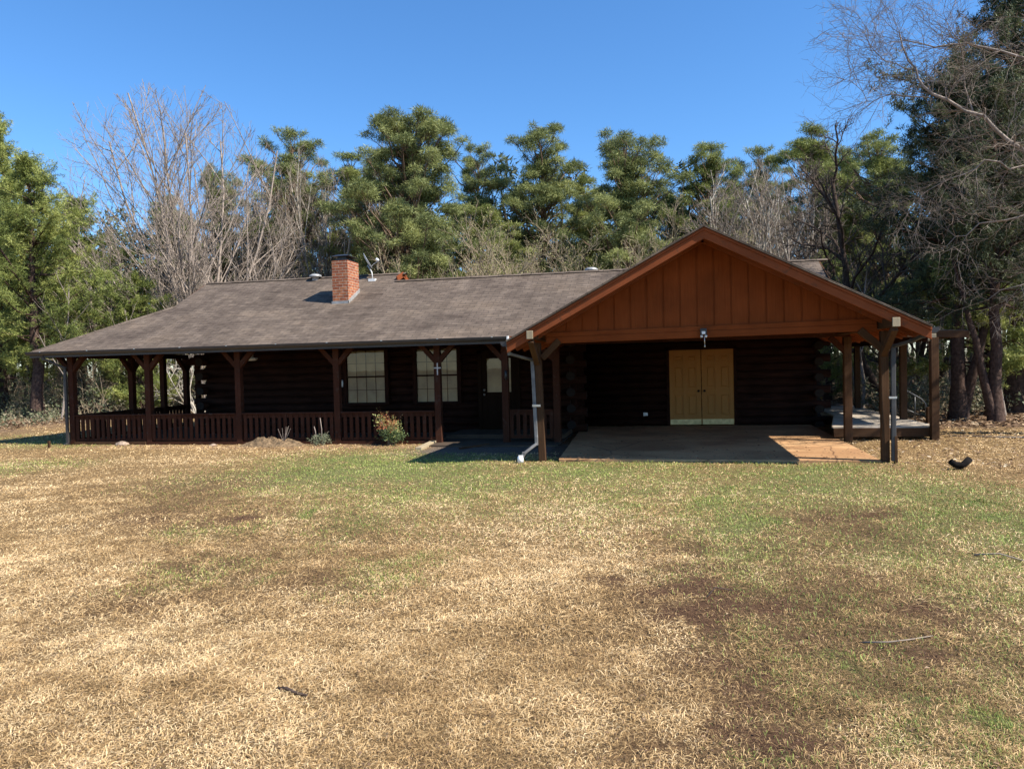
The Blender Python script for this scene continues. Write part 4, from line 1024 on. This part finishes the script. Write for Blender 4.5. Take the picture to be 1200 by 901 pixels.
def needles(centers, per, spread, size, tint, rg, upb=.3, w=.16):
    """thin triangles in tufts that radiate outward and upward from each centre"""
    n = len(centers) * per; C = np.repeat(centers, per, 0)
    o = rg.normal(size=(n, 3)); o[:, 2] += upb; o /= np.linalg.norm(o, axis=1)[:, None]
    C = C + o * spread * rg.random((n, 1)) ** .6
    d = unit_rows(o + rg.normal(size=(n, 3)) * .6)
    s = np.cross(d, rg.normal(size=(n, 3))); s /= np.linalg.norm(s, axis=1)[:, None] + 1e-9
    L = size * (.6 + .8 * rg.random((n, 1)))
    P = np.stack([C - s * L * w, C + s * L * w, C + d * L], 1).reshape(-1, 3)
    F = np.arange(n * 3).reshape(-1, 3); T = np.clip(np.repeat(tint, per) + rg.normal(size=n) * .13, 0, 1)
    return P, F, T
def unit_rows(a): return a / (np.linalg.norm(a, axis=1)[:, None] + 1e-9)

def make_pine(seed, H=15, crown0=.35, width=3.2, puffs=120, mat='pine', bark='bark_pine', dens=1.0, needle=.17, forks=0):
    """tall pine: crown of separate rounded needle puffs carried on ascending limbs, gaps between them"""
    rg = np.random.default_rng(seed); tb = TubeArr(); n = 12; ph = rg.random() * 6.28
    P = np.array([[.18 * math.sin(ph + i * .6) * i / n + .05 * rg.normal() * (i > 0), .15 * math.cos(ph + i * .5) * i / n, H * .95 * i / n] for i in range(n + 1)])
    rad = H * .0135 * (1 - .88 * np.linspace(0, 1, n + 1)) + .015; rad[0] *= 1.25; tb.tube(P, rad, 9)
    lobes = [(rg.random() * 6.28, rg.uniform(.1, .95), rg.uniform(.3, .65)) for _ in range(11)]
    C = []; T = []; S_ = []
    def trunk(z): return np.array([np.interp(z, P[:, 2], P[:, 0]), np.interp(z, P[:, 2], P[:, 1]), z])
    k = 0
    while k < puffs:
        g = rg.random() ** .85; az = rg.random() * 6.28
        prof = (.45 + 1.9 * g if g < .29 else 1.0) * math.sqrt(max(0, 1 - max(0, (g - .29) / .74) ** 2.3))
        lob = 1.0
        for la, lg, lr in lobes:                  # bites out of the outline
            da = abs((az - la + math.pi) % (2 * math.pi) - math.pi)
            if da < .8 and abs(g - lg) < .14: lob *= 1 - lr
        rho = 1 - rg.random() ** 1.6 * .75
        rr_ = width * prof * lob * rho; z = H * (crown0 + (1 - crown0) * g) + rg.normal() * .15
        if g < .3 and rg.random() < .35: continue
        c = np.array([math.cos(az) * rr_, math.sin(az) * rr_, min(z, H)]); z0 = max(H * crown0 * .8, c[2] - .25 * H * .2 - rr_ * rg.uniform(.35, .8)); b0 = trunk(min(z0, H * .93)); c[:2] += trunk(min(z, H * .95))[:2]
        mid = b0 + (c - b0) * .5 + np.array([0, 0, -.06 * rr_]) + rg.normal(size=3) * .12; q3 = b0 + (c - b0) * .8 + rg.normal(size=3) * .07
        tb.tube(np.array([b0, mid, q3, c]), [.02 + rr_ * .014, .016 + rr_ * .009, .014, .007], 4)
        sz = rg.uniform(.22, .52) * (1.1 - .3 * g) * (width / 3) ** .4; bt = rg.uniform(.25, .75); m = max(10, int(58 * dens * (sz / .45) ** 2))
        o = rg.normal(size=(m, 3)); o /= np.linalg.norm(o, axis=1)[:, None]; o[:, 2] = np.abs(o[:, 2]) * .95 - .25
        q = c + o * sz * (.45 + .55 * rg.random((m, 1))) * np.array([1.05, 1.05, .95]); C.append(q); T.append(np.clip(bt + rg.normal(size=m) * .12, 0, 1)); k += 1
        for w_ in range(4):
            e = q[rg.integers(m)]; tb.tube(np.array([q3, e]), [.01, .004], 3)
    C = np.concatenate(C); T = np.concatenate(T); Pn, Fn, Tn = needles(C, 13, .17, needle, T, rg, .35, .07)
    return tb.mesh('pine_trunk', M[bark]), arr_mesh('pine_crown', Pn, Fn, M[mat], tint=Tn)
def make_cedar(seed, H=10, width=2.8, z0=.06, mat='cedarlight', nb=130, bark='bark_red', trunks=1, dens=1.0, shape=.75, ragged=.3):
    rg = np.random.default_rng(seed); tb = TubeArr()
    for t_ in range(trunks):
        n = 9; lx, ly = (0, 0) if t_ == 0 else (rg.uniform(.1, .25) * (1 if t_ % 2 else -1), rg.uniform(-.1, .1))
        P = np.array([[lx * H * .8 * (i / n) ** .8 + .04 * rg.normal() * (i > 0), ly * H * (i / n) + .04 * rg.normal() * (i > 0), H * (.97 if t_ == 0 else .55) * i / n] for i in range(n + 1)])
        if t_ == 0: P0 = P
        rad = H * .022 * (1 - .8 * t_ * .3) * (1 - .9 * np.linspace(0, 1, n + 1)) + .012; rad[0] *= 1.35; tb.tube(P, rad, 10)
    C = []; T = []; az = 0
    for b_ in range(nb):
        f = z0 + (1 - z0) * ((b_ + rg.random()) / nb); z = f * H; base = np.array([np.interp(z, P0[:, 2], P0[:, 0]), np.interp(z, P0[:, 2], P0[:, 1]), z])
        g = (f - z0) / (1 - z0); L = width * ((1 - g) ** shape * min(1, .55 + g * 2.2)) * (1 + ragged * rg.normal()) + .15; L = max(.15, L)
        az += 2.4 + rg.normal() * .4; elv = .25 + .6 * g + rg.normal() * .25
        d = np.array([math.cos(az) * math.cos(elv), math.sin(az) * math.cos(elv), math.sin(elv)]); m = 4; Q = [base]; dd = d
        for i in range(m): dd = unit(dd + rg.normal(size=3) * .14 + [0, 0, .02]); Q.append(Q[-1] + dd * L / m)
        Q = np.array(Q); tb.tube(Q, np.linspace(.02 + L * .01, .006, m + 1), 3); bt = rg.uniform(.15, .85)
        ns = int((3 + L * 5) * dens)
        for k in range(ns):
            q = min((.22 + .78 * rg.random() ** .8) * m, m - .01); i = int(q); p0 = Q[i] + (Q[i + 1] - Q[i]) * (q - i)
            sd = unit(unit(Q[i + 1] - Q[i]) * .7 + rg.normal(size=3) * .7); sl_ = rg.uniform(.3, .85) * min(1, .4 + L / 3)
            for w_ in range(6): C.append(p0 + sd * sl_ * (w_ + rg.random()) / 6 + rg.normal(size=3) * .03); T.append(np.clip(bt + rg.normal() * .15, 0, 1))
    C = np.array(C); Pn, Fn, Tn = needles(C, 13, .07, .11, np.array(T), rg, .15, .1)
    return tb.mesh('cedar_trunk', M[bark]), arr_mesh('cedar_crown', Pn, Fn, M[mat], tint=Tn)
def make_bare(seed, H=12, stems=1, spread=.3, kids=(7, 6, 5, 4), maxl=3, r=.16, up=.07, ang=(.4, .9), ratio=.55, bark='bark_grey', twig='twig', wander=.15, start=.3, L0=None, buds=False, env=None, srange=(.5, 1.2)):
    if env is not None: env = (np.array(env[0], float), np.array(env[1], float))
    rg = np.random.default_rng(seed); big = TubeArr(); small = TubeArr(); tips = [] if buds else None
    for s_ in range(stems):
        a = 6.28 * s_ / stems + rg.normal() * .3; sp = spread * (0 if stems == 1 else rg.uniform(*srange))
        d = unit(np.array([math.cos(a) * sp, math.sin(a) * sp, 1])); p = np.array([math.cos(a) * .15 * (stems > 1), math.sin(a) * .15 * (stems > 1), 0])
        grow(big, small, p, d, (L0 or H * .8) * rg.uniform(.8, 1.05), r * rg.uniform(.75, 1.1), 0, maxl, rg, up, wander, kids, ang, ratio, tips, 1, start, env)
    V, F = small.arrays()
    if buds and len(tips):
        C = np.array(tips); Pn, Fn, Tn = needles(C, 2, .12, .07, rg.random(len(C)), rg, .1, .35)
        # quads so they can share the mesh
        Fq = np.stack([Fn[:, 0], Fn[:, 1], Fn[:, 2]], 1)
        me = bpy.data.meshes.new('bare_crown'); allV = np.concatenate([V, Pn]).astype(np.float32); nq, ntn = len(F), len(Fq)
        me.vertices.add(len(allV)); me.vertices.foreach_set('co', allV.ravel()); loops = np.concatenate([F.ravel(), (Fq + len(V)).ravel()]).astype(np.int32)
        me.loops.add(len(loops)); me.loops.foreach_set('vertex_index', loops); me.polygons.add(nq + ntn)
        me.polygons.foreach_set('loop_start', np.concatenate([np.arange(nq) * 4, nq * 4 + np.arange(ntn) * 3]).astype(np.int32))
        me.update(calc_edges=True); a = me.attributes.new('tint', 'FLOAT', 'FACE'); a.data.foreach_set('value', np.concatenate([np.zeros(nq), Tn]).astype(np.float32))
        me.polygons.foreach_set('material_index', np.concatenate([np.zeros(nq), np.ones(ntn)]).astype(np.int32)); me.materials.append(M[twig]); me.materials.append(M['bud'])
        return big.mesh('bare_trunk', M[bark]), me
    return big.mesh('bare_trunk', M[bark]), arr_mesh('bare_crown', V, F, M[twig], smooth=True)

# --- pines behind the house
pA = make_pine(11, 13.9, .22, 4.0, 290, 'pine')
pB = make_pine(12, 14.6, .42, 2.8, 140, 'pine')
pC = make_pine(13, 13.3, .3, 3.4, 235, 'pine')
pD = make_pine(14, 14.4, .4, 2.7, 135, 'pine2')
pE = make_pine(15, 13.6, .3, 3.0, 165, 'pine2')
PN = [('big_pine', 'largest pine rising behind the chimney with a broad dense crown', (-12.1, 34, 0), pA, 0.4, (1.02, 1.02, .98)),
      ('pine', 'tall pine with wispy crown left of the largest pine', (-19.7, 37, 0), pB, 1.0, (1, 1, 1.0)),
      ('pine', 'slim pine close against the left side of the largest pine crown', (-16.9, 38.5, 0), pD, 2.0, (1, 1, .93)),
      ('pine', 'slim tall pine just right of the largest pine crown', (-10.7, 43, 0), pB, 3.0, (.9, .9, 1.0)),
      ('pine', 'two lobed pine in the middle of the skyline above the roof', (-6.9, 42, 0), pB, 4.6, (1.15, 1.15, 1.03)),
      ('pine', 'broad rounded pine just left of the carport peak', (-2.0, 39, 0), pC, 1.8, (1.0, 1.0, 1.0)),
      ('pine', 'pine showing above the right end of the carport peak', (2.6, 44, 0), pD, 5.2, (1.0, 1.0, .96)),
      ('pine', 'pine between the carport peak and the pale bare tree', (5.6, 47, 0), pB, .3, (.9, .9, .98)),
      ('pine', 'yellowish pine behind the dark spreading oak', (8.0, 43.5, 0), pD, 2.6, (1.25, 1.25, .98)),
      ('pine', 'dense green pine behind the large bare tree on the left', (-24.9, 38, 0), pC, 2.9, (.75, .75, .98)),
      ('pine', 'pine half hidden behind the left crown of the bare tree', (-29.5, 40, 0), pD, 3.9, (1, 1, .85)),
      ('pine', 'pine behind the dish, lower than the largest pine', (-14.2, 41, 0), pC, 5.0, (.9, .9, .8)),
      ('pine', 'far pine behind the pale bare tree right of the carport peak', (4.2, 52, 0), pC, 5.5, (.9, .9, .98)),
      ('pine', 'far pine rising in the gap right of the carport roof', (11.0, 50, 0), pB, 1.5, (1, 1, 1.0))]
PN2 = [('pine', 'yellowish pine filling the gap right of the two lobed pine', (-4.6, 45, 0), pE, 1.1, (.95, .95, .93)),
       ('pine', 'dull pine low behind the dish and right of the largest pine', (-9.6, 37.5, 0), pE, 2.5, (.9, .9, .72)),
       ('pine', 'yellowish pine behind the left shoulder of the largest pine', (-16.2, 42.5, 0), pE, 4.0, (1.1, 1.1, .93)),
       ('pine', 'pine far behind the big fan shaped bare tree', (-33.5, 46, 0), pA, 3.0, (.9, .9, .9)),
       ('pine', 'dense pine low behind the carport peak', (.6, 46, 0), pC, 3.3, (1, 1, .88)),
       ('pine', 'pine behind the wispy pine at left centre', (-22.6, 43, 0), pE, .4, (1, 1, .98)),
       ('pine', 'pine peeping over the oak at right', (10.6, 40, 0), pE, 5.0, (1, 1, .93))]
for nm, lb, loc, (tm, cm), rz, sc in PN + PN2: add_tree('pine_tree', lb, loc, tm, cm, rz, (sc[0] * 1.14, sc[1] * 1.14, sc[2]))
# --- cedars
cL1 = make_cedar(21, 12, 2.9, .1, 'cedarlight', 120, ragged=.5, dens=1.3)
cL2 = make_cedar(22, 10, 2.7, .24, 'cedarlight', 105, ragged=.5, dens=1.25)
cL3 = make_cedar(23, 7, 2.6, .05, 'cedarlight', 110, ragged=.3, dens=1.2, shape=.6)
cD1 = make_cedar(24, 13, 2.9, .3, 'cedardark', 120, 'bark_red', ragged=.55, dens=1.1, shape=.85)
cD2 = make_cedar(25, 10, 2.7, .32, 'cedardark', 105, 'bark_red', 2, ragged=.5, dens=1.1, shape=.65)
for lb, loc, (tm, cm), rz, sc in (
    ('tall light green cedar at the left edge of the view', (-26.9, 25.5, 0), cL1, .5, (1, 1, 1.05)),
    ('light green cedar with a bare dark lower trunk at the left lawn edge', (-23.9, 24.2, 0), cL2, 1.7, (1, 1, 1.0)),
    ('cedar standing between the left edge cedars and the large bare tree', (-27.6, 30.5, 0), cL2, 3.2, (1.05, 1.05, 1.0)),
    ('low bright green cedar seen under the left end of the porch roof', (-21.6, 27.0, 0), cL3, 2.2, (.85, .85, .8)),
    ('small bright cedar bush beside the leftmost trunk', (-27.0, 23.6, 0), cL3, .2, (.5, .5, .5)),
    ('cedar seen between the left porch posts', (-21.0, 33, 0), cL3, 4.0, (1, 1, .8)),
    ('tallest dark cedar at the right edge of the view', (9.7, 23.5, 0), cD1, .9, (1, 1, 1.05)),
    ('dark cedar with a forked trunk right of the deck', (7.55, 21.7, 0), cD2, .1, (.85, .85, .93)),
    ('dark cedar with thick straight trunk nearest the right edge of the lawn', (7.95, 20.4, 0), cD2, 3.6, (.68, .68, .85)),
    ('dark cedar behind the bare oak at right', (9.9, 28.4, 0), cD1, 4.2, (.8, .8, .72)),
    ('light green cedar glimpsed between the carport log ends and the deck posts', (6.2, 31.5, 0), cL3, 1.0, (.9, .9, .8)),
    ('dark cedar beyond the deck roof', (11.5, 27.5, 0), cD1, 2.2, (1, 1, .9)),
    ):
    add_tree('cedar_tree', lb, loc, tm, cm, rz, sc)
cLow = make_cedar(29, 4.5, 2.4, .3, 'cedarlight', 60, 'bark_red', ragged=.4, dens=1.0, shape=.5)
add_tree('cedar_tree', 'small bright cedar growing above the right side of the deck roof', (8.5, 22.3, 0), cLow[0], cLow[1], 1.0, (.9, .9, .9))
# --- bare trees
b1 = make_bare(38, 14, 21, .95, (12, 7, 5), 3, .075, .06, (.3, .8), .45, 'bark_brown', 'twig_brown', .08, .2, 16, env=((-1.8, 0, 6.8), (7.0, 4.8, 8.3)), srange=(.05, 1.1))
add_tree('bare_tree', 'large many stemmed bare tree fanning out behind the left end of the roof', (-20.6, 30, 0), *b1, 0, (1.0, 1.0, .98))
MINR[0] = .012
b2 = make_bare(32, 13, 5, .35, (18, 8, 6), 3, .085, .06, (.35, .8), .42, 'bark_pale', 'twig', .1, .25, 13, env=((0, 0, 7.4), (3.3, 3.1, 5.6)), srange=(.1, 1.1))
MINR[0] = .0095
add_tree('bare_tree', 'slender pale bare tree in front of the pines left of the chimney', (-17.2, 35.5, 0), *b2, 0, (.8, .8, 1.05))
add_tree('bare_tree', 'pale bare tree just right of the carport peak', (3.3, 36, 0), *b2, 2.0, (.9, .9, .86))
add_tree('bare_tree', 'broad pale bare tree between the carport peak tree and the dark oak', (5.6, 38, 0), *b2, 5.0, (1.0, 1.0, .93))
add_tree('bare_tree', 'bare tree rising faintly between the chimney pines', (-15.0, 40, 0), *b2, 1.0, (.8, .8, 1.15))
add_tree('bare_tree', 'bare tree behind the wispy pine at left centre', (-22.3, 36, 0), *b2, 4.0, (.8, .8, 1.0))
b3 = make_bare(33, 9.5, 4, .6, (10, 7, 6, 4), 4, .13, .045, (.5, 1.05), .5, 'bark_dark', 'twig_dark', .2, .22, 9.5, env=((-.9, 0, 5.2), (4.0, 3.4, 4.3)))
add_tree('bare_oak', 'dark spreading bare oak right of the carport roof', (7.4, 27, 0), *b3, .6, (1.05, 1.05, 1.0))
add_tree('bare_oak', 'smaller dark bare oak behind the deck posts', (9.6, 31, 0), *b3, 2.6, (.9, .9, .9))
b4 = make_bare(34, 8.3, 9, .5, (8, 7, 5), 3, .05, .06, (.3, .8), .42, 'twig_tan', 'twig_tan', .12, .15, 8.0, buds=True)
for lb, loc, rz, sc in (('tan bare thicket tree right of the satellite dish', (-8.4, 30, 0), 0, (.95, .95, .86)),
    ('tan bare thicket tree below the two lobed pine', (-5.9, 31, 0), 1.3, (.9, .9, .86)),
    ('tan bare thicket tree left of the carport roof slope', (-2.9, 30, 0), 2.7, (.95, .95, .86)),
    ('tan bare thicket tree beside the wispy pine', (-18.5, 32, 0), 4.0, (.9, .9, .62)),
    ('low tan bare tree at the foot of the large bare tree', (-24.0, 27.5, 0), 5.1, (.6, .6, .6)),
    ('tan bare thicket tree behind the chimney', (-12.8, 32, 0), .8, (.9, .9, .62)),
    ('tan bare thicket tree hidden low behind the carport gable', (.2, 33, 0), 3.3, (.8, .8, .8))): add_tree('thicket_tree', lb, loc, *b4, rz, sc)
# --- the pale limbs reaching in from the right edge
def reach_tree():
    rg = np.random.default_rng(41); big = TubeArr(); small = TubeArr(); y = 17.6
    big.tube(np.array([[9.9, y, 0], [9.8, y, 2.5], [9.6, y, 4.5], [9.5, y, 7], [9.4, y, 10]]), [.26, .22, .19, .14, .06], 10)
    limbs = [([(9.6, 4.4), (8.3, 5.3), (7.37, 5.99), (6.57, 6.68), (5.59, 7.28), (5.35, 7.88), (5.1, 8.82)], .085),
             ([(9.6, 4.2), (8.4, 5.3), (7.37, 5.6), (6.6, 5.75), (6.07, 5.5), (5.5, 5.2)], .05),
             ([(9.5, 6.2), (8.4, 7.2), (7.39, 7.84), (6.6, 8.2), (5.77, 8.41), (5.0, 8.6)], .06),
             ([(9.6, 3.3), (8.4, 4.1), (7.4, 4.6), (6.6, 4.5), (6.0, 4.1)], .055),
             ([(9.6, 3.0), (8.6, 3.4), (7.6, 3.3), (6.8, 2.9)], .045),
             ([(9.5, 7.5), (8.6, 8.9), (7.9, 9.9), (7.3, 10.6)], .05),
             ([(5.59, 7.28), (4.9, 7.45), (4.4, 7.4), (4.0, 7.75)], .022), ([(5.35, 7.88), (4.8, 8.2), (4.4, 8.6), (4.2, 9.0)], .02), ([(6.57, 6.68), (6.3, 7.4), (6.2, 8.1), (5.9, 8.8)], .03)]
    off = [([(9.7, 17.4, 3.5), (9.2, 16.3, 4.6), (8.6, 15.2, 5.4), (8.0, 14.2, 6.3)], .06), ([(9.6, 17.4, 4.5), (9.3, 16.2, 5.5), (8.6, 15.6, 6.6), (7.9, 15.2, 7.4)], .05), ([(9.7, 17.4, 3.0), (8.9, 16.2, 3.9), (8.3, 15.6, 4.6), (7.7, 15.3, 5.0)], .04), ([(9.6, 17.5, 5), (10.2, 16.4, 6.4), (9.6, 15.2, 7.4), (9.2, 14, 8.4)], .06)]
    for P, r in off:
        P = np.array(P); big.tube(P, r * np.linspace(1, .3, 4), 6)
        for i in (1, 2, 3):
            for rep in range(4): grow(big, small, P[i], perp_rot(unit(P[i] - P[i - 1]), rg.uniform(.5, 1.1), rg.random() * 6.28), rg.uniform(.8, 1.6), .016, 2, 4, rg, .02, .2, (4, 5, 5, 4), (.4, 1.0), .55, None, 1, .15)
    for k_, (pts, r) in enumerate(limbs):
        P = np.array([[a, y + .25 * math.sin(i * 1.3 + k_) * (i > 0) - .0 * i, z] for i, (a, z) in enumerate(pts)])
        # smooth subdivision
        t = np.linspace(0, len(P) - 1, (len(P) - 1) * 3 + 1); Q = np.stack([np.interp(t, np.arange(len(P)), P[:, c]) for c in range(3)], 1); Q[1:-1] += rg.normal(size=(len(Q) - 2, 3)) * .035
        r *= .68; rad = r * np.linspace(1, .22, len(Q)); big.tube(Q, rad, 6)
        for i in range(2, len(Q)):
            for rep in range(3):
                if rg.random() < .85:
                    loc = unit(Q[i] - Q[i - 1]); nd = perp_rot(loc, rg.uniform(.5, 1.2), rg.random() * 6.28)
                    grow(big, small, Q[i], nd, rg.uniform(.6, 1.5), max(.006, rad[i] * .4), 2, 4, rg, .02, .2, (5, 6, 6, 4), (.4, 1.0), .55, None, 1, .15)
    return big.mesh('reach_trunk', M['bark_grey']), small.mesh('reach_crown', M['twig_brown'])
MINR[0] = .0035
r1 = reach_tree()
MINR[0] = .008
add_tree('bare_tree', 'pale limbed bare tree reaching over from beyond the right edge', (0, 0, 0), *r1)
# --- slim bare saplings in the right wood
b5 = make_bare(35, 7, 1, 0, (7, 5, 4), 2, .055, .05, (.4, .9), .4, 'bark_grey', 'twig', .1, .3, 6.8)
i_ = 0
for (x, y) in ((6.1, 25.5), (6.9, 29.5), (8.6, 24.9), (9.1, 28.4), (10.1, 25.2), (10.7, 22.6), (8.9, 22.3), (11.4, 24.4), (7.6, 33), (12.4, 29.5), (9.9, 33.5), (5.4, 31.5), (12.2, 21.4), (13.2, 25.6), (6.4, 35)):
    add_tree('sapling', 'slim bare sapling in the leaf strewn wood beyond the deck', (x, y, 0), b5[0], b5[1], i_ * 1.3, (.9 + .1 * (i_ % 3),) * 2 + (.7 + .12 * (i_ % 4),), 'slim bare saplings beyond the deck'); i_ += 1
for k_, (x, y, s_) in enumerate(((-22.2, 23.5, .8), (-23.2, 27, 1), (-21.4, 26.2, .7), (-25.2, 28.4, 1.0), (-18.8, 27.5, .8), (-17.4, 29, .9))):
    add_tree('sapling', 'slim bare sapling in the wood left of the porch', (x, y, 0), b5[0], b5[1], k_ * 2.1, (s_, s_, s_), 'slim bare saplings left of the porch')
# pale fallen looking bare shrub seen through the left porch
b6 = make_bare(36, 4, 5, .9, (6, 5, 4), 3, .05, .0, (.4, 1.1), .5, 'bark_pale', 'bark_pale', .25, .2, 3.6)
add_tree('bare_shrub', 'pale tangled bare shrub seen through the left porch posts', (-18.6, 26.6, 0), *b6, 0, (.8, .8, .85))
add_tree('bare_shrub', 'pale bare shrub showing beyond the porch corner', (-17.2, 29.5, 0), *b6, 2.0, (.8, .8, .8))

# --- undergrowth and far-off wood (each one mass)
def transform(V, loc, rz, sc):
    c, s = math.cos(rz), math.sin(rz); W_ = V * np.array(sc); return np.stack([W_[:, 0] * c - W_[:, 1] * s + loc[0], W_[:, 0] * s + W_[:, 1] * c + loc[1], W_[:, 2] + loc[2]], 1)
def me_arrays(me, k):
    V = np.zeros(len(me.vertices) * 3, np.float32); me.vertices.foreach_get('co', V); F = np.zeros(len(me.loops), np.int32); me.loops.foreach_get('vertex_index', F); return V.reshape(-1, 3), F.reshape(-1, k)
# low detail crowns for the distance
rg = np.random.default_rng(55)
small = TubeArr(); C = []; T = []
nF = 0
def far_tree(x, y, H, kind):
    small.tube(np.array([[x, y, 0], [x + rg.normal() * .2, y, H * .5], [x + rg.normal() * .4, y, H]]), [.13 * H / 12, .1 * H / 12, .02], 5)
    if kind < .45:      # pine
        k = 55; z = rg.uniform(.4, 1, k) * H; r_ = rg.random(k) ** .5 * (1.9 * np.sin(np.clip((z / H - .35) / .65, 0, 1) * 2.6 + .3) + .2)
        a = rg.random(k) * 6.28; b_ = rg.uniform(.1, .7)
        for q in range(k): C.append((x + r_[q] * math.cos(a[q]), y + r_[q] * math.sin(a[q]), z[q])); T.append(np.clip(b_ * .6 + rg.normal() * .1, 0, .55))
    else:
        for q in range(26):
            z = rg.uniform(.25, .95) * H; a = rg.random() * 6.28; L = rg.uniform(.8, 2.6) * (1.1 - z / H); p = np.array([x, y, z]); d = unit(np.array([math.cos(a), math.sin(a), 1.1]))
            e = p + d * L; small.tube(np.array([p, (p + e) / 2 + rg.normal(size=3) * .1, e]), [.035, .025, .012], 3)
            for w_ in range(4):
                b0 = p + (e - p) * rg.uniform(.3, 1); e2 = b0 + unit(d + rg.normal(size=3) * .7) * L * .5; small.tube(np.array([b0, e2]), [.018, .008], 3)
for _ in range(420):
    x = rg.uniform(-66, 36); y = rg.uniform(44, 74) if -34 < x < 14 else rg.uniform(30, 70)
    far_tree(x, y, rg.uniform(8, 14.5), rg.random())
for _ in range(26): far_tree(rg.uniform(-46, -29), rg.uniform(24, 44), rg.uniform(6, 11), rg.random())
for _ in range(30): far_tree(rg.uniform(11, 24), rg.uniform(22, 44), rg.uniform(7, 12), rg.random())
V1, F1 = small.arrays(); o = link('distant_wood_trunks', arr_mesh('far_trunks', V1, F1, M['twig_dark'])); tag(o, 'grey bare trunks and branches massed in the far wood behind the cabin', 'woods', kind='stuff')
Pn, Fn, Tn = needles(np.array(C), 26, .55, .34, np.array(T), rg, .2, .2); o = link('distant_wood_foliage', arr_mesh('far_foliage', Pn, Fn, M['far'], tint=Tn)); tag(o, 'dull green foliage massed in the far wood behind the cabin', 'woods', kind='stuff')
# brushy undergrowth along the forest edge
small = TubeArr(); C = []; T = []
def brush(x, y, h):
    for q in range(9):
        d = unit(np.array([rg.normal() * .6, rg.normal() * .6, 1])); p = np.array([x + rg.normal() * .3, y + rg.normal() * .3, -.03]); L = h * rg.uniform(.5, 1.1); P = np.array([p, p + d * L * .5, p + unit(d + rg.normal(size=3) * .3) * L]); small.tube(P, [.012, .009, .004], 3)
        for w_ in range(5):
            b0 = P[1] + (P[2] - P[1]) * rg.random(); small.tube(np.array([b0, b0 + unit(d + rg.normal(size=3) * .8) * L * .35]), [.007, .003], 3)
            if rg.random() < .5: C.append(b0 + rg.normal(size=3) * .2); T.append(rg.uniform(.2, 1))
for _ in range(110): brush(rg.uniform(-34, -21.5), rg.uniform(25, 38), rg.uniform(.5, 2.0))
for _ in range(30): brush(rg.uniform(-28, -21.5), rg.uniform(20, 25), rg.uniform(.2, .6))
for _ in range(110): brush(rg.uniform(-20.5, -10), rg.uniform(29, 38), rg.uniform(.8, 2.6))
for _ in range(170): brush(rg.uniform(6.4, 20), rg.uniform(23.0, 42), rg.uniform(.4, 1.9))
for _ in range(60): brush(rg.uniform(-10, 8), rg.uniform(30, 40), rg.uniform(1.5, 3))
for _ in range(260): brush(rg.uniform(-60, 34), rg.uniform(44, 50), rg.uniform(2, 4))
V1, F1 = small.arrays(); o = link('undergrowth_twigs', arr_mesh('undergrowth_twigs', V1, F1, M['twig_tan'])); tag(o, 'tan brushy undergrowth twigs along the edge of the woods', 'undergrowth', kind='stuff')
Pn, Fn, Tn = needles(np.array(C), 10, .2, .09, np.array(T), rg, .1, .35); o = link('undergrowth_leaves', arr_mesh('undergrowth_leaves', Pn, Fn, M['far'], tint=Tn)); tag(o, 'sparse dull leaves in the undergrowth along the edge of the woods', 'undergrowth', kind='stuff')
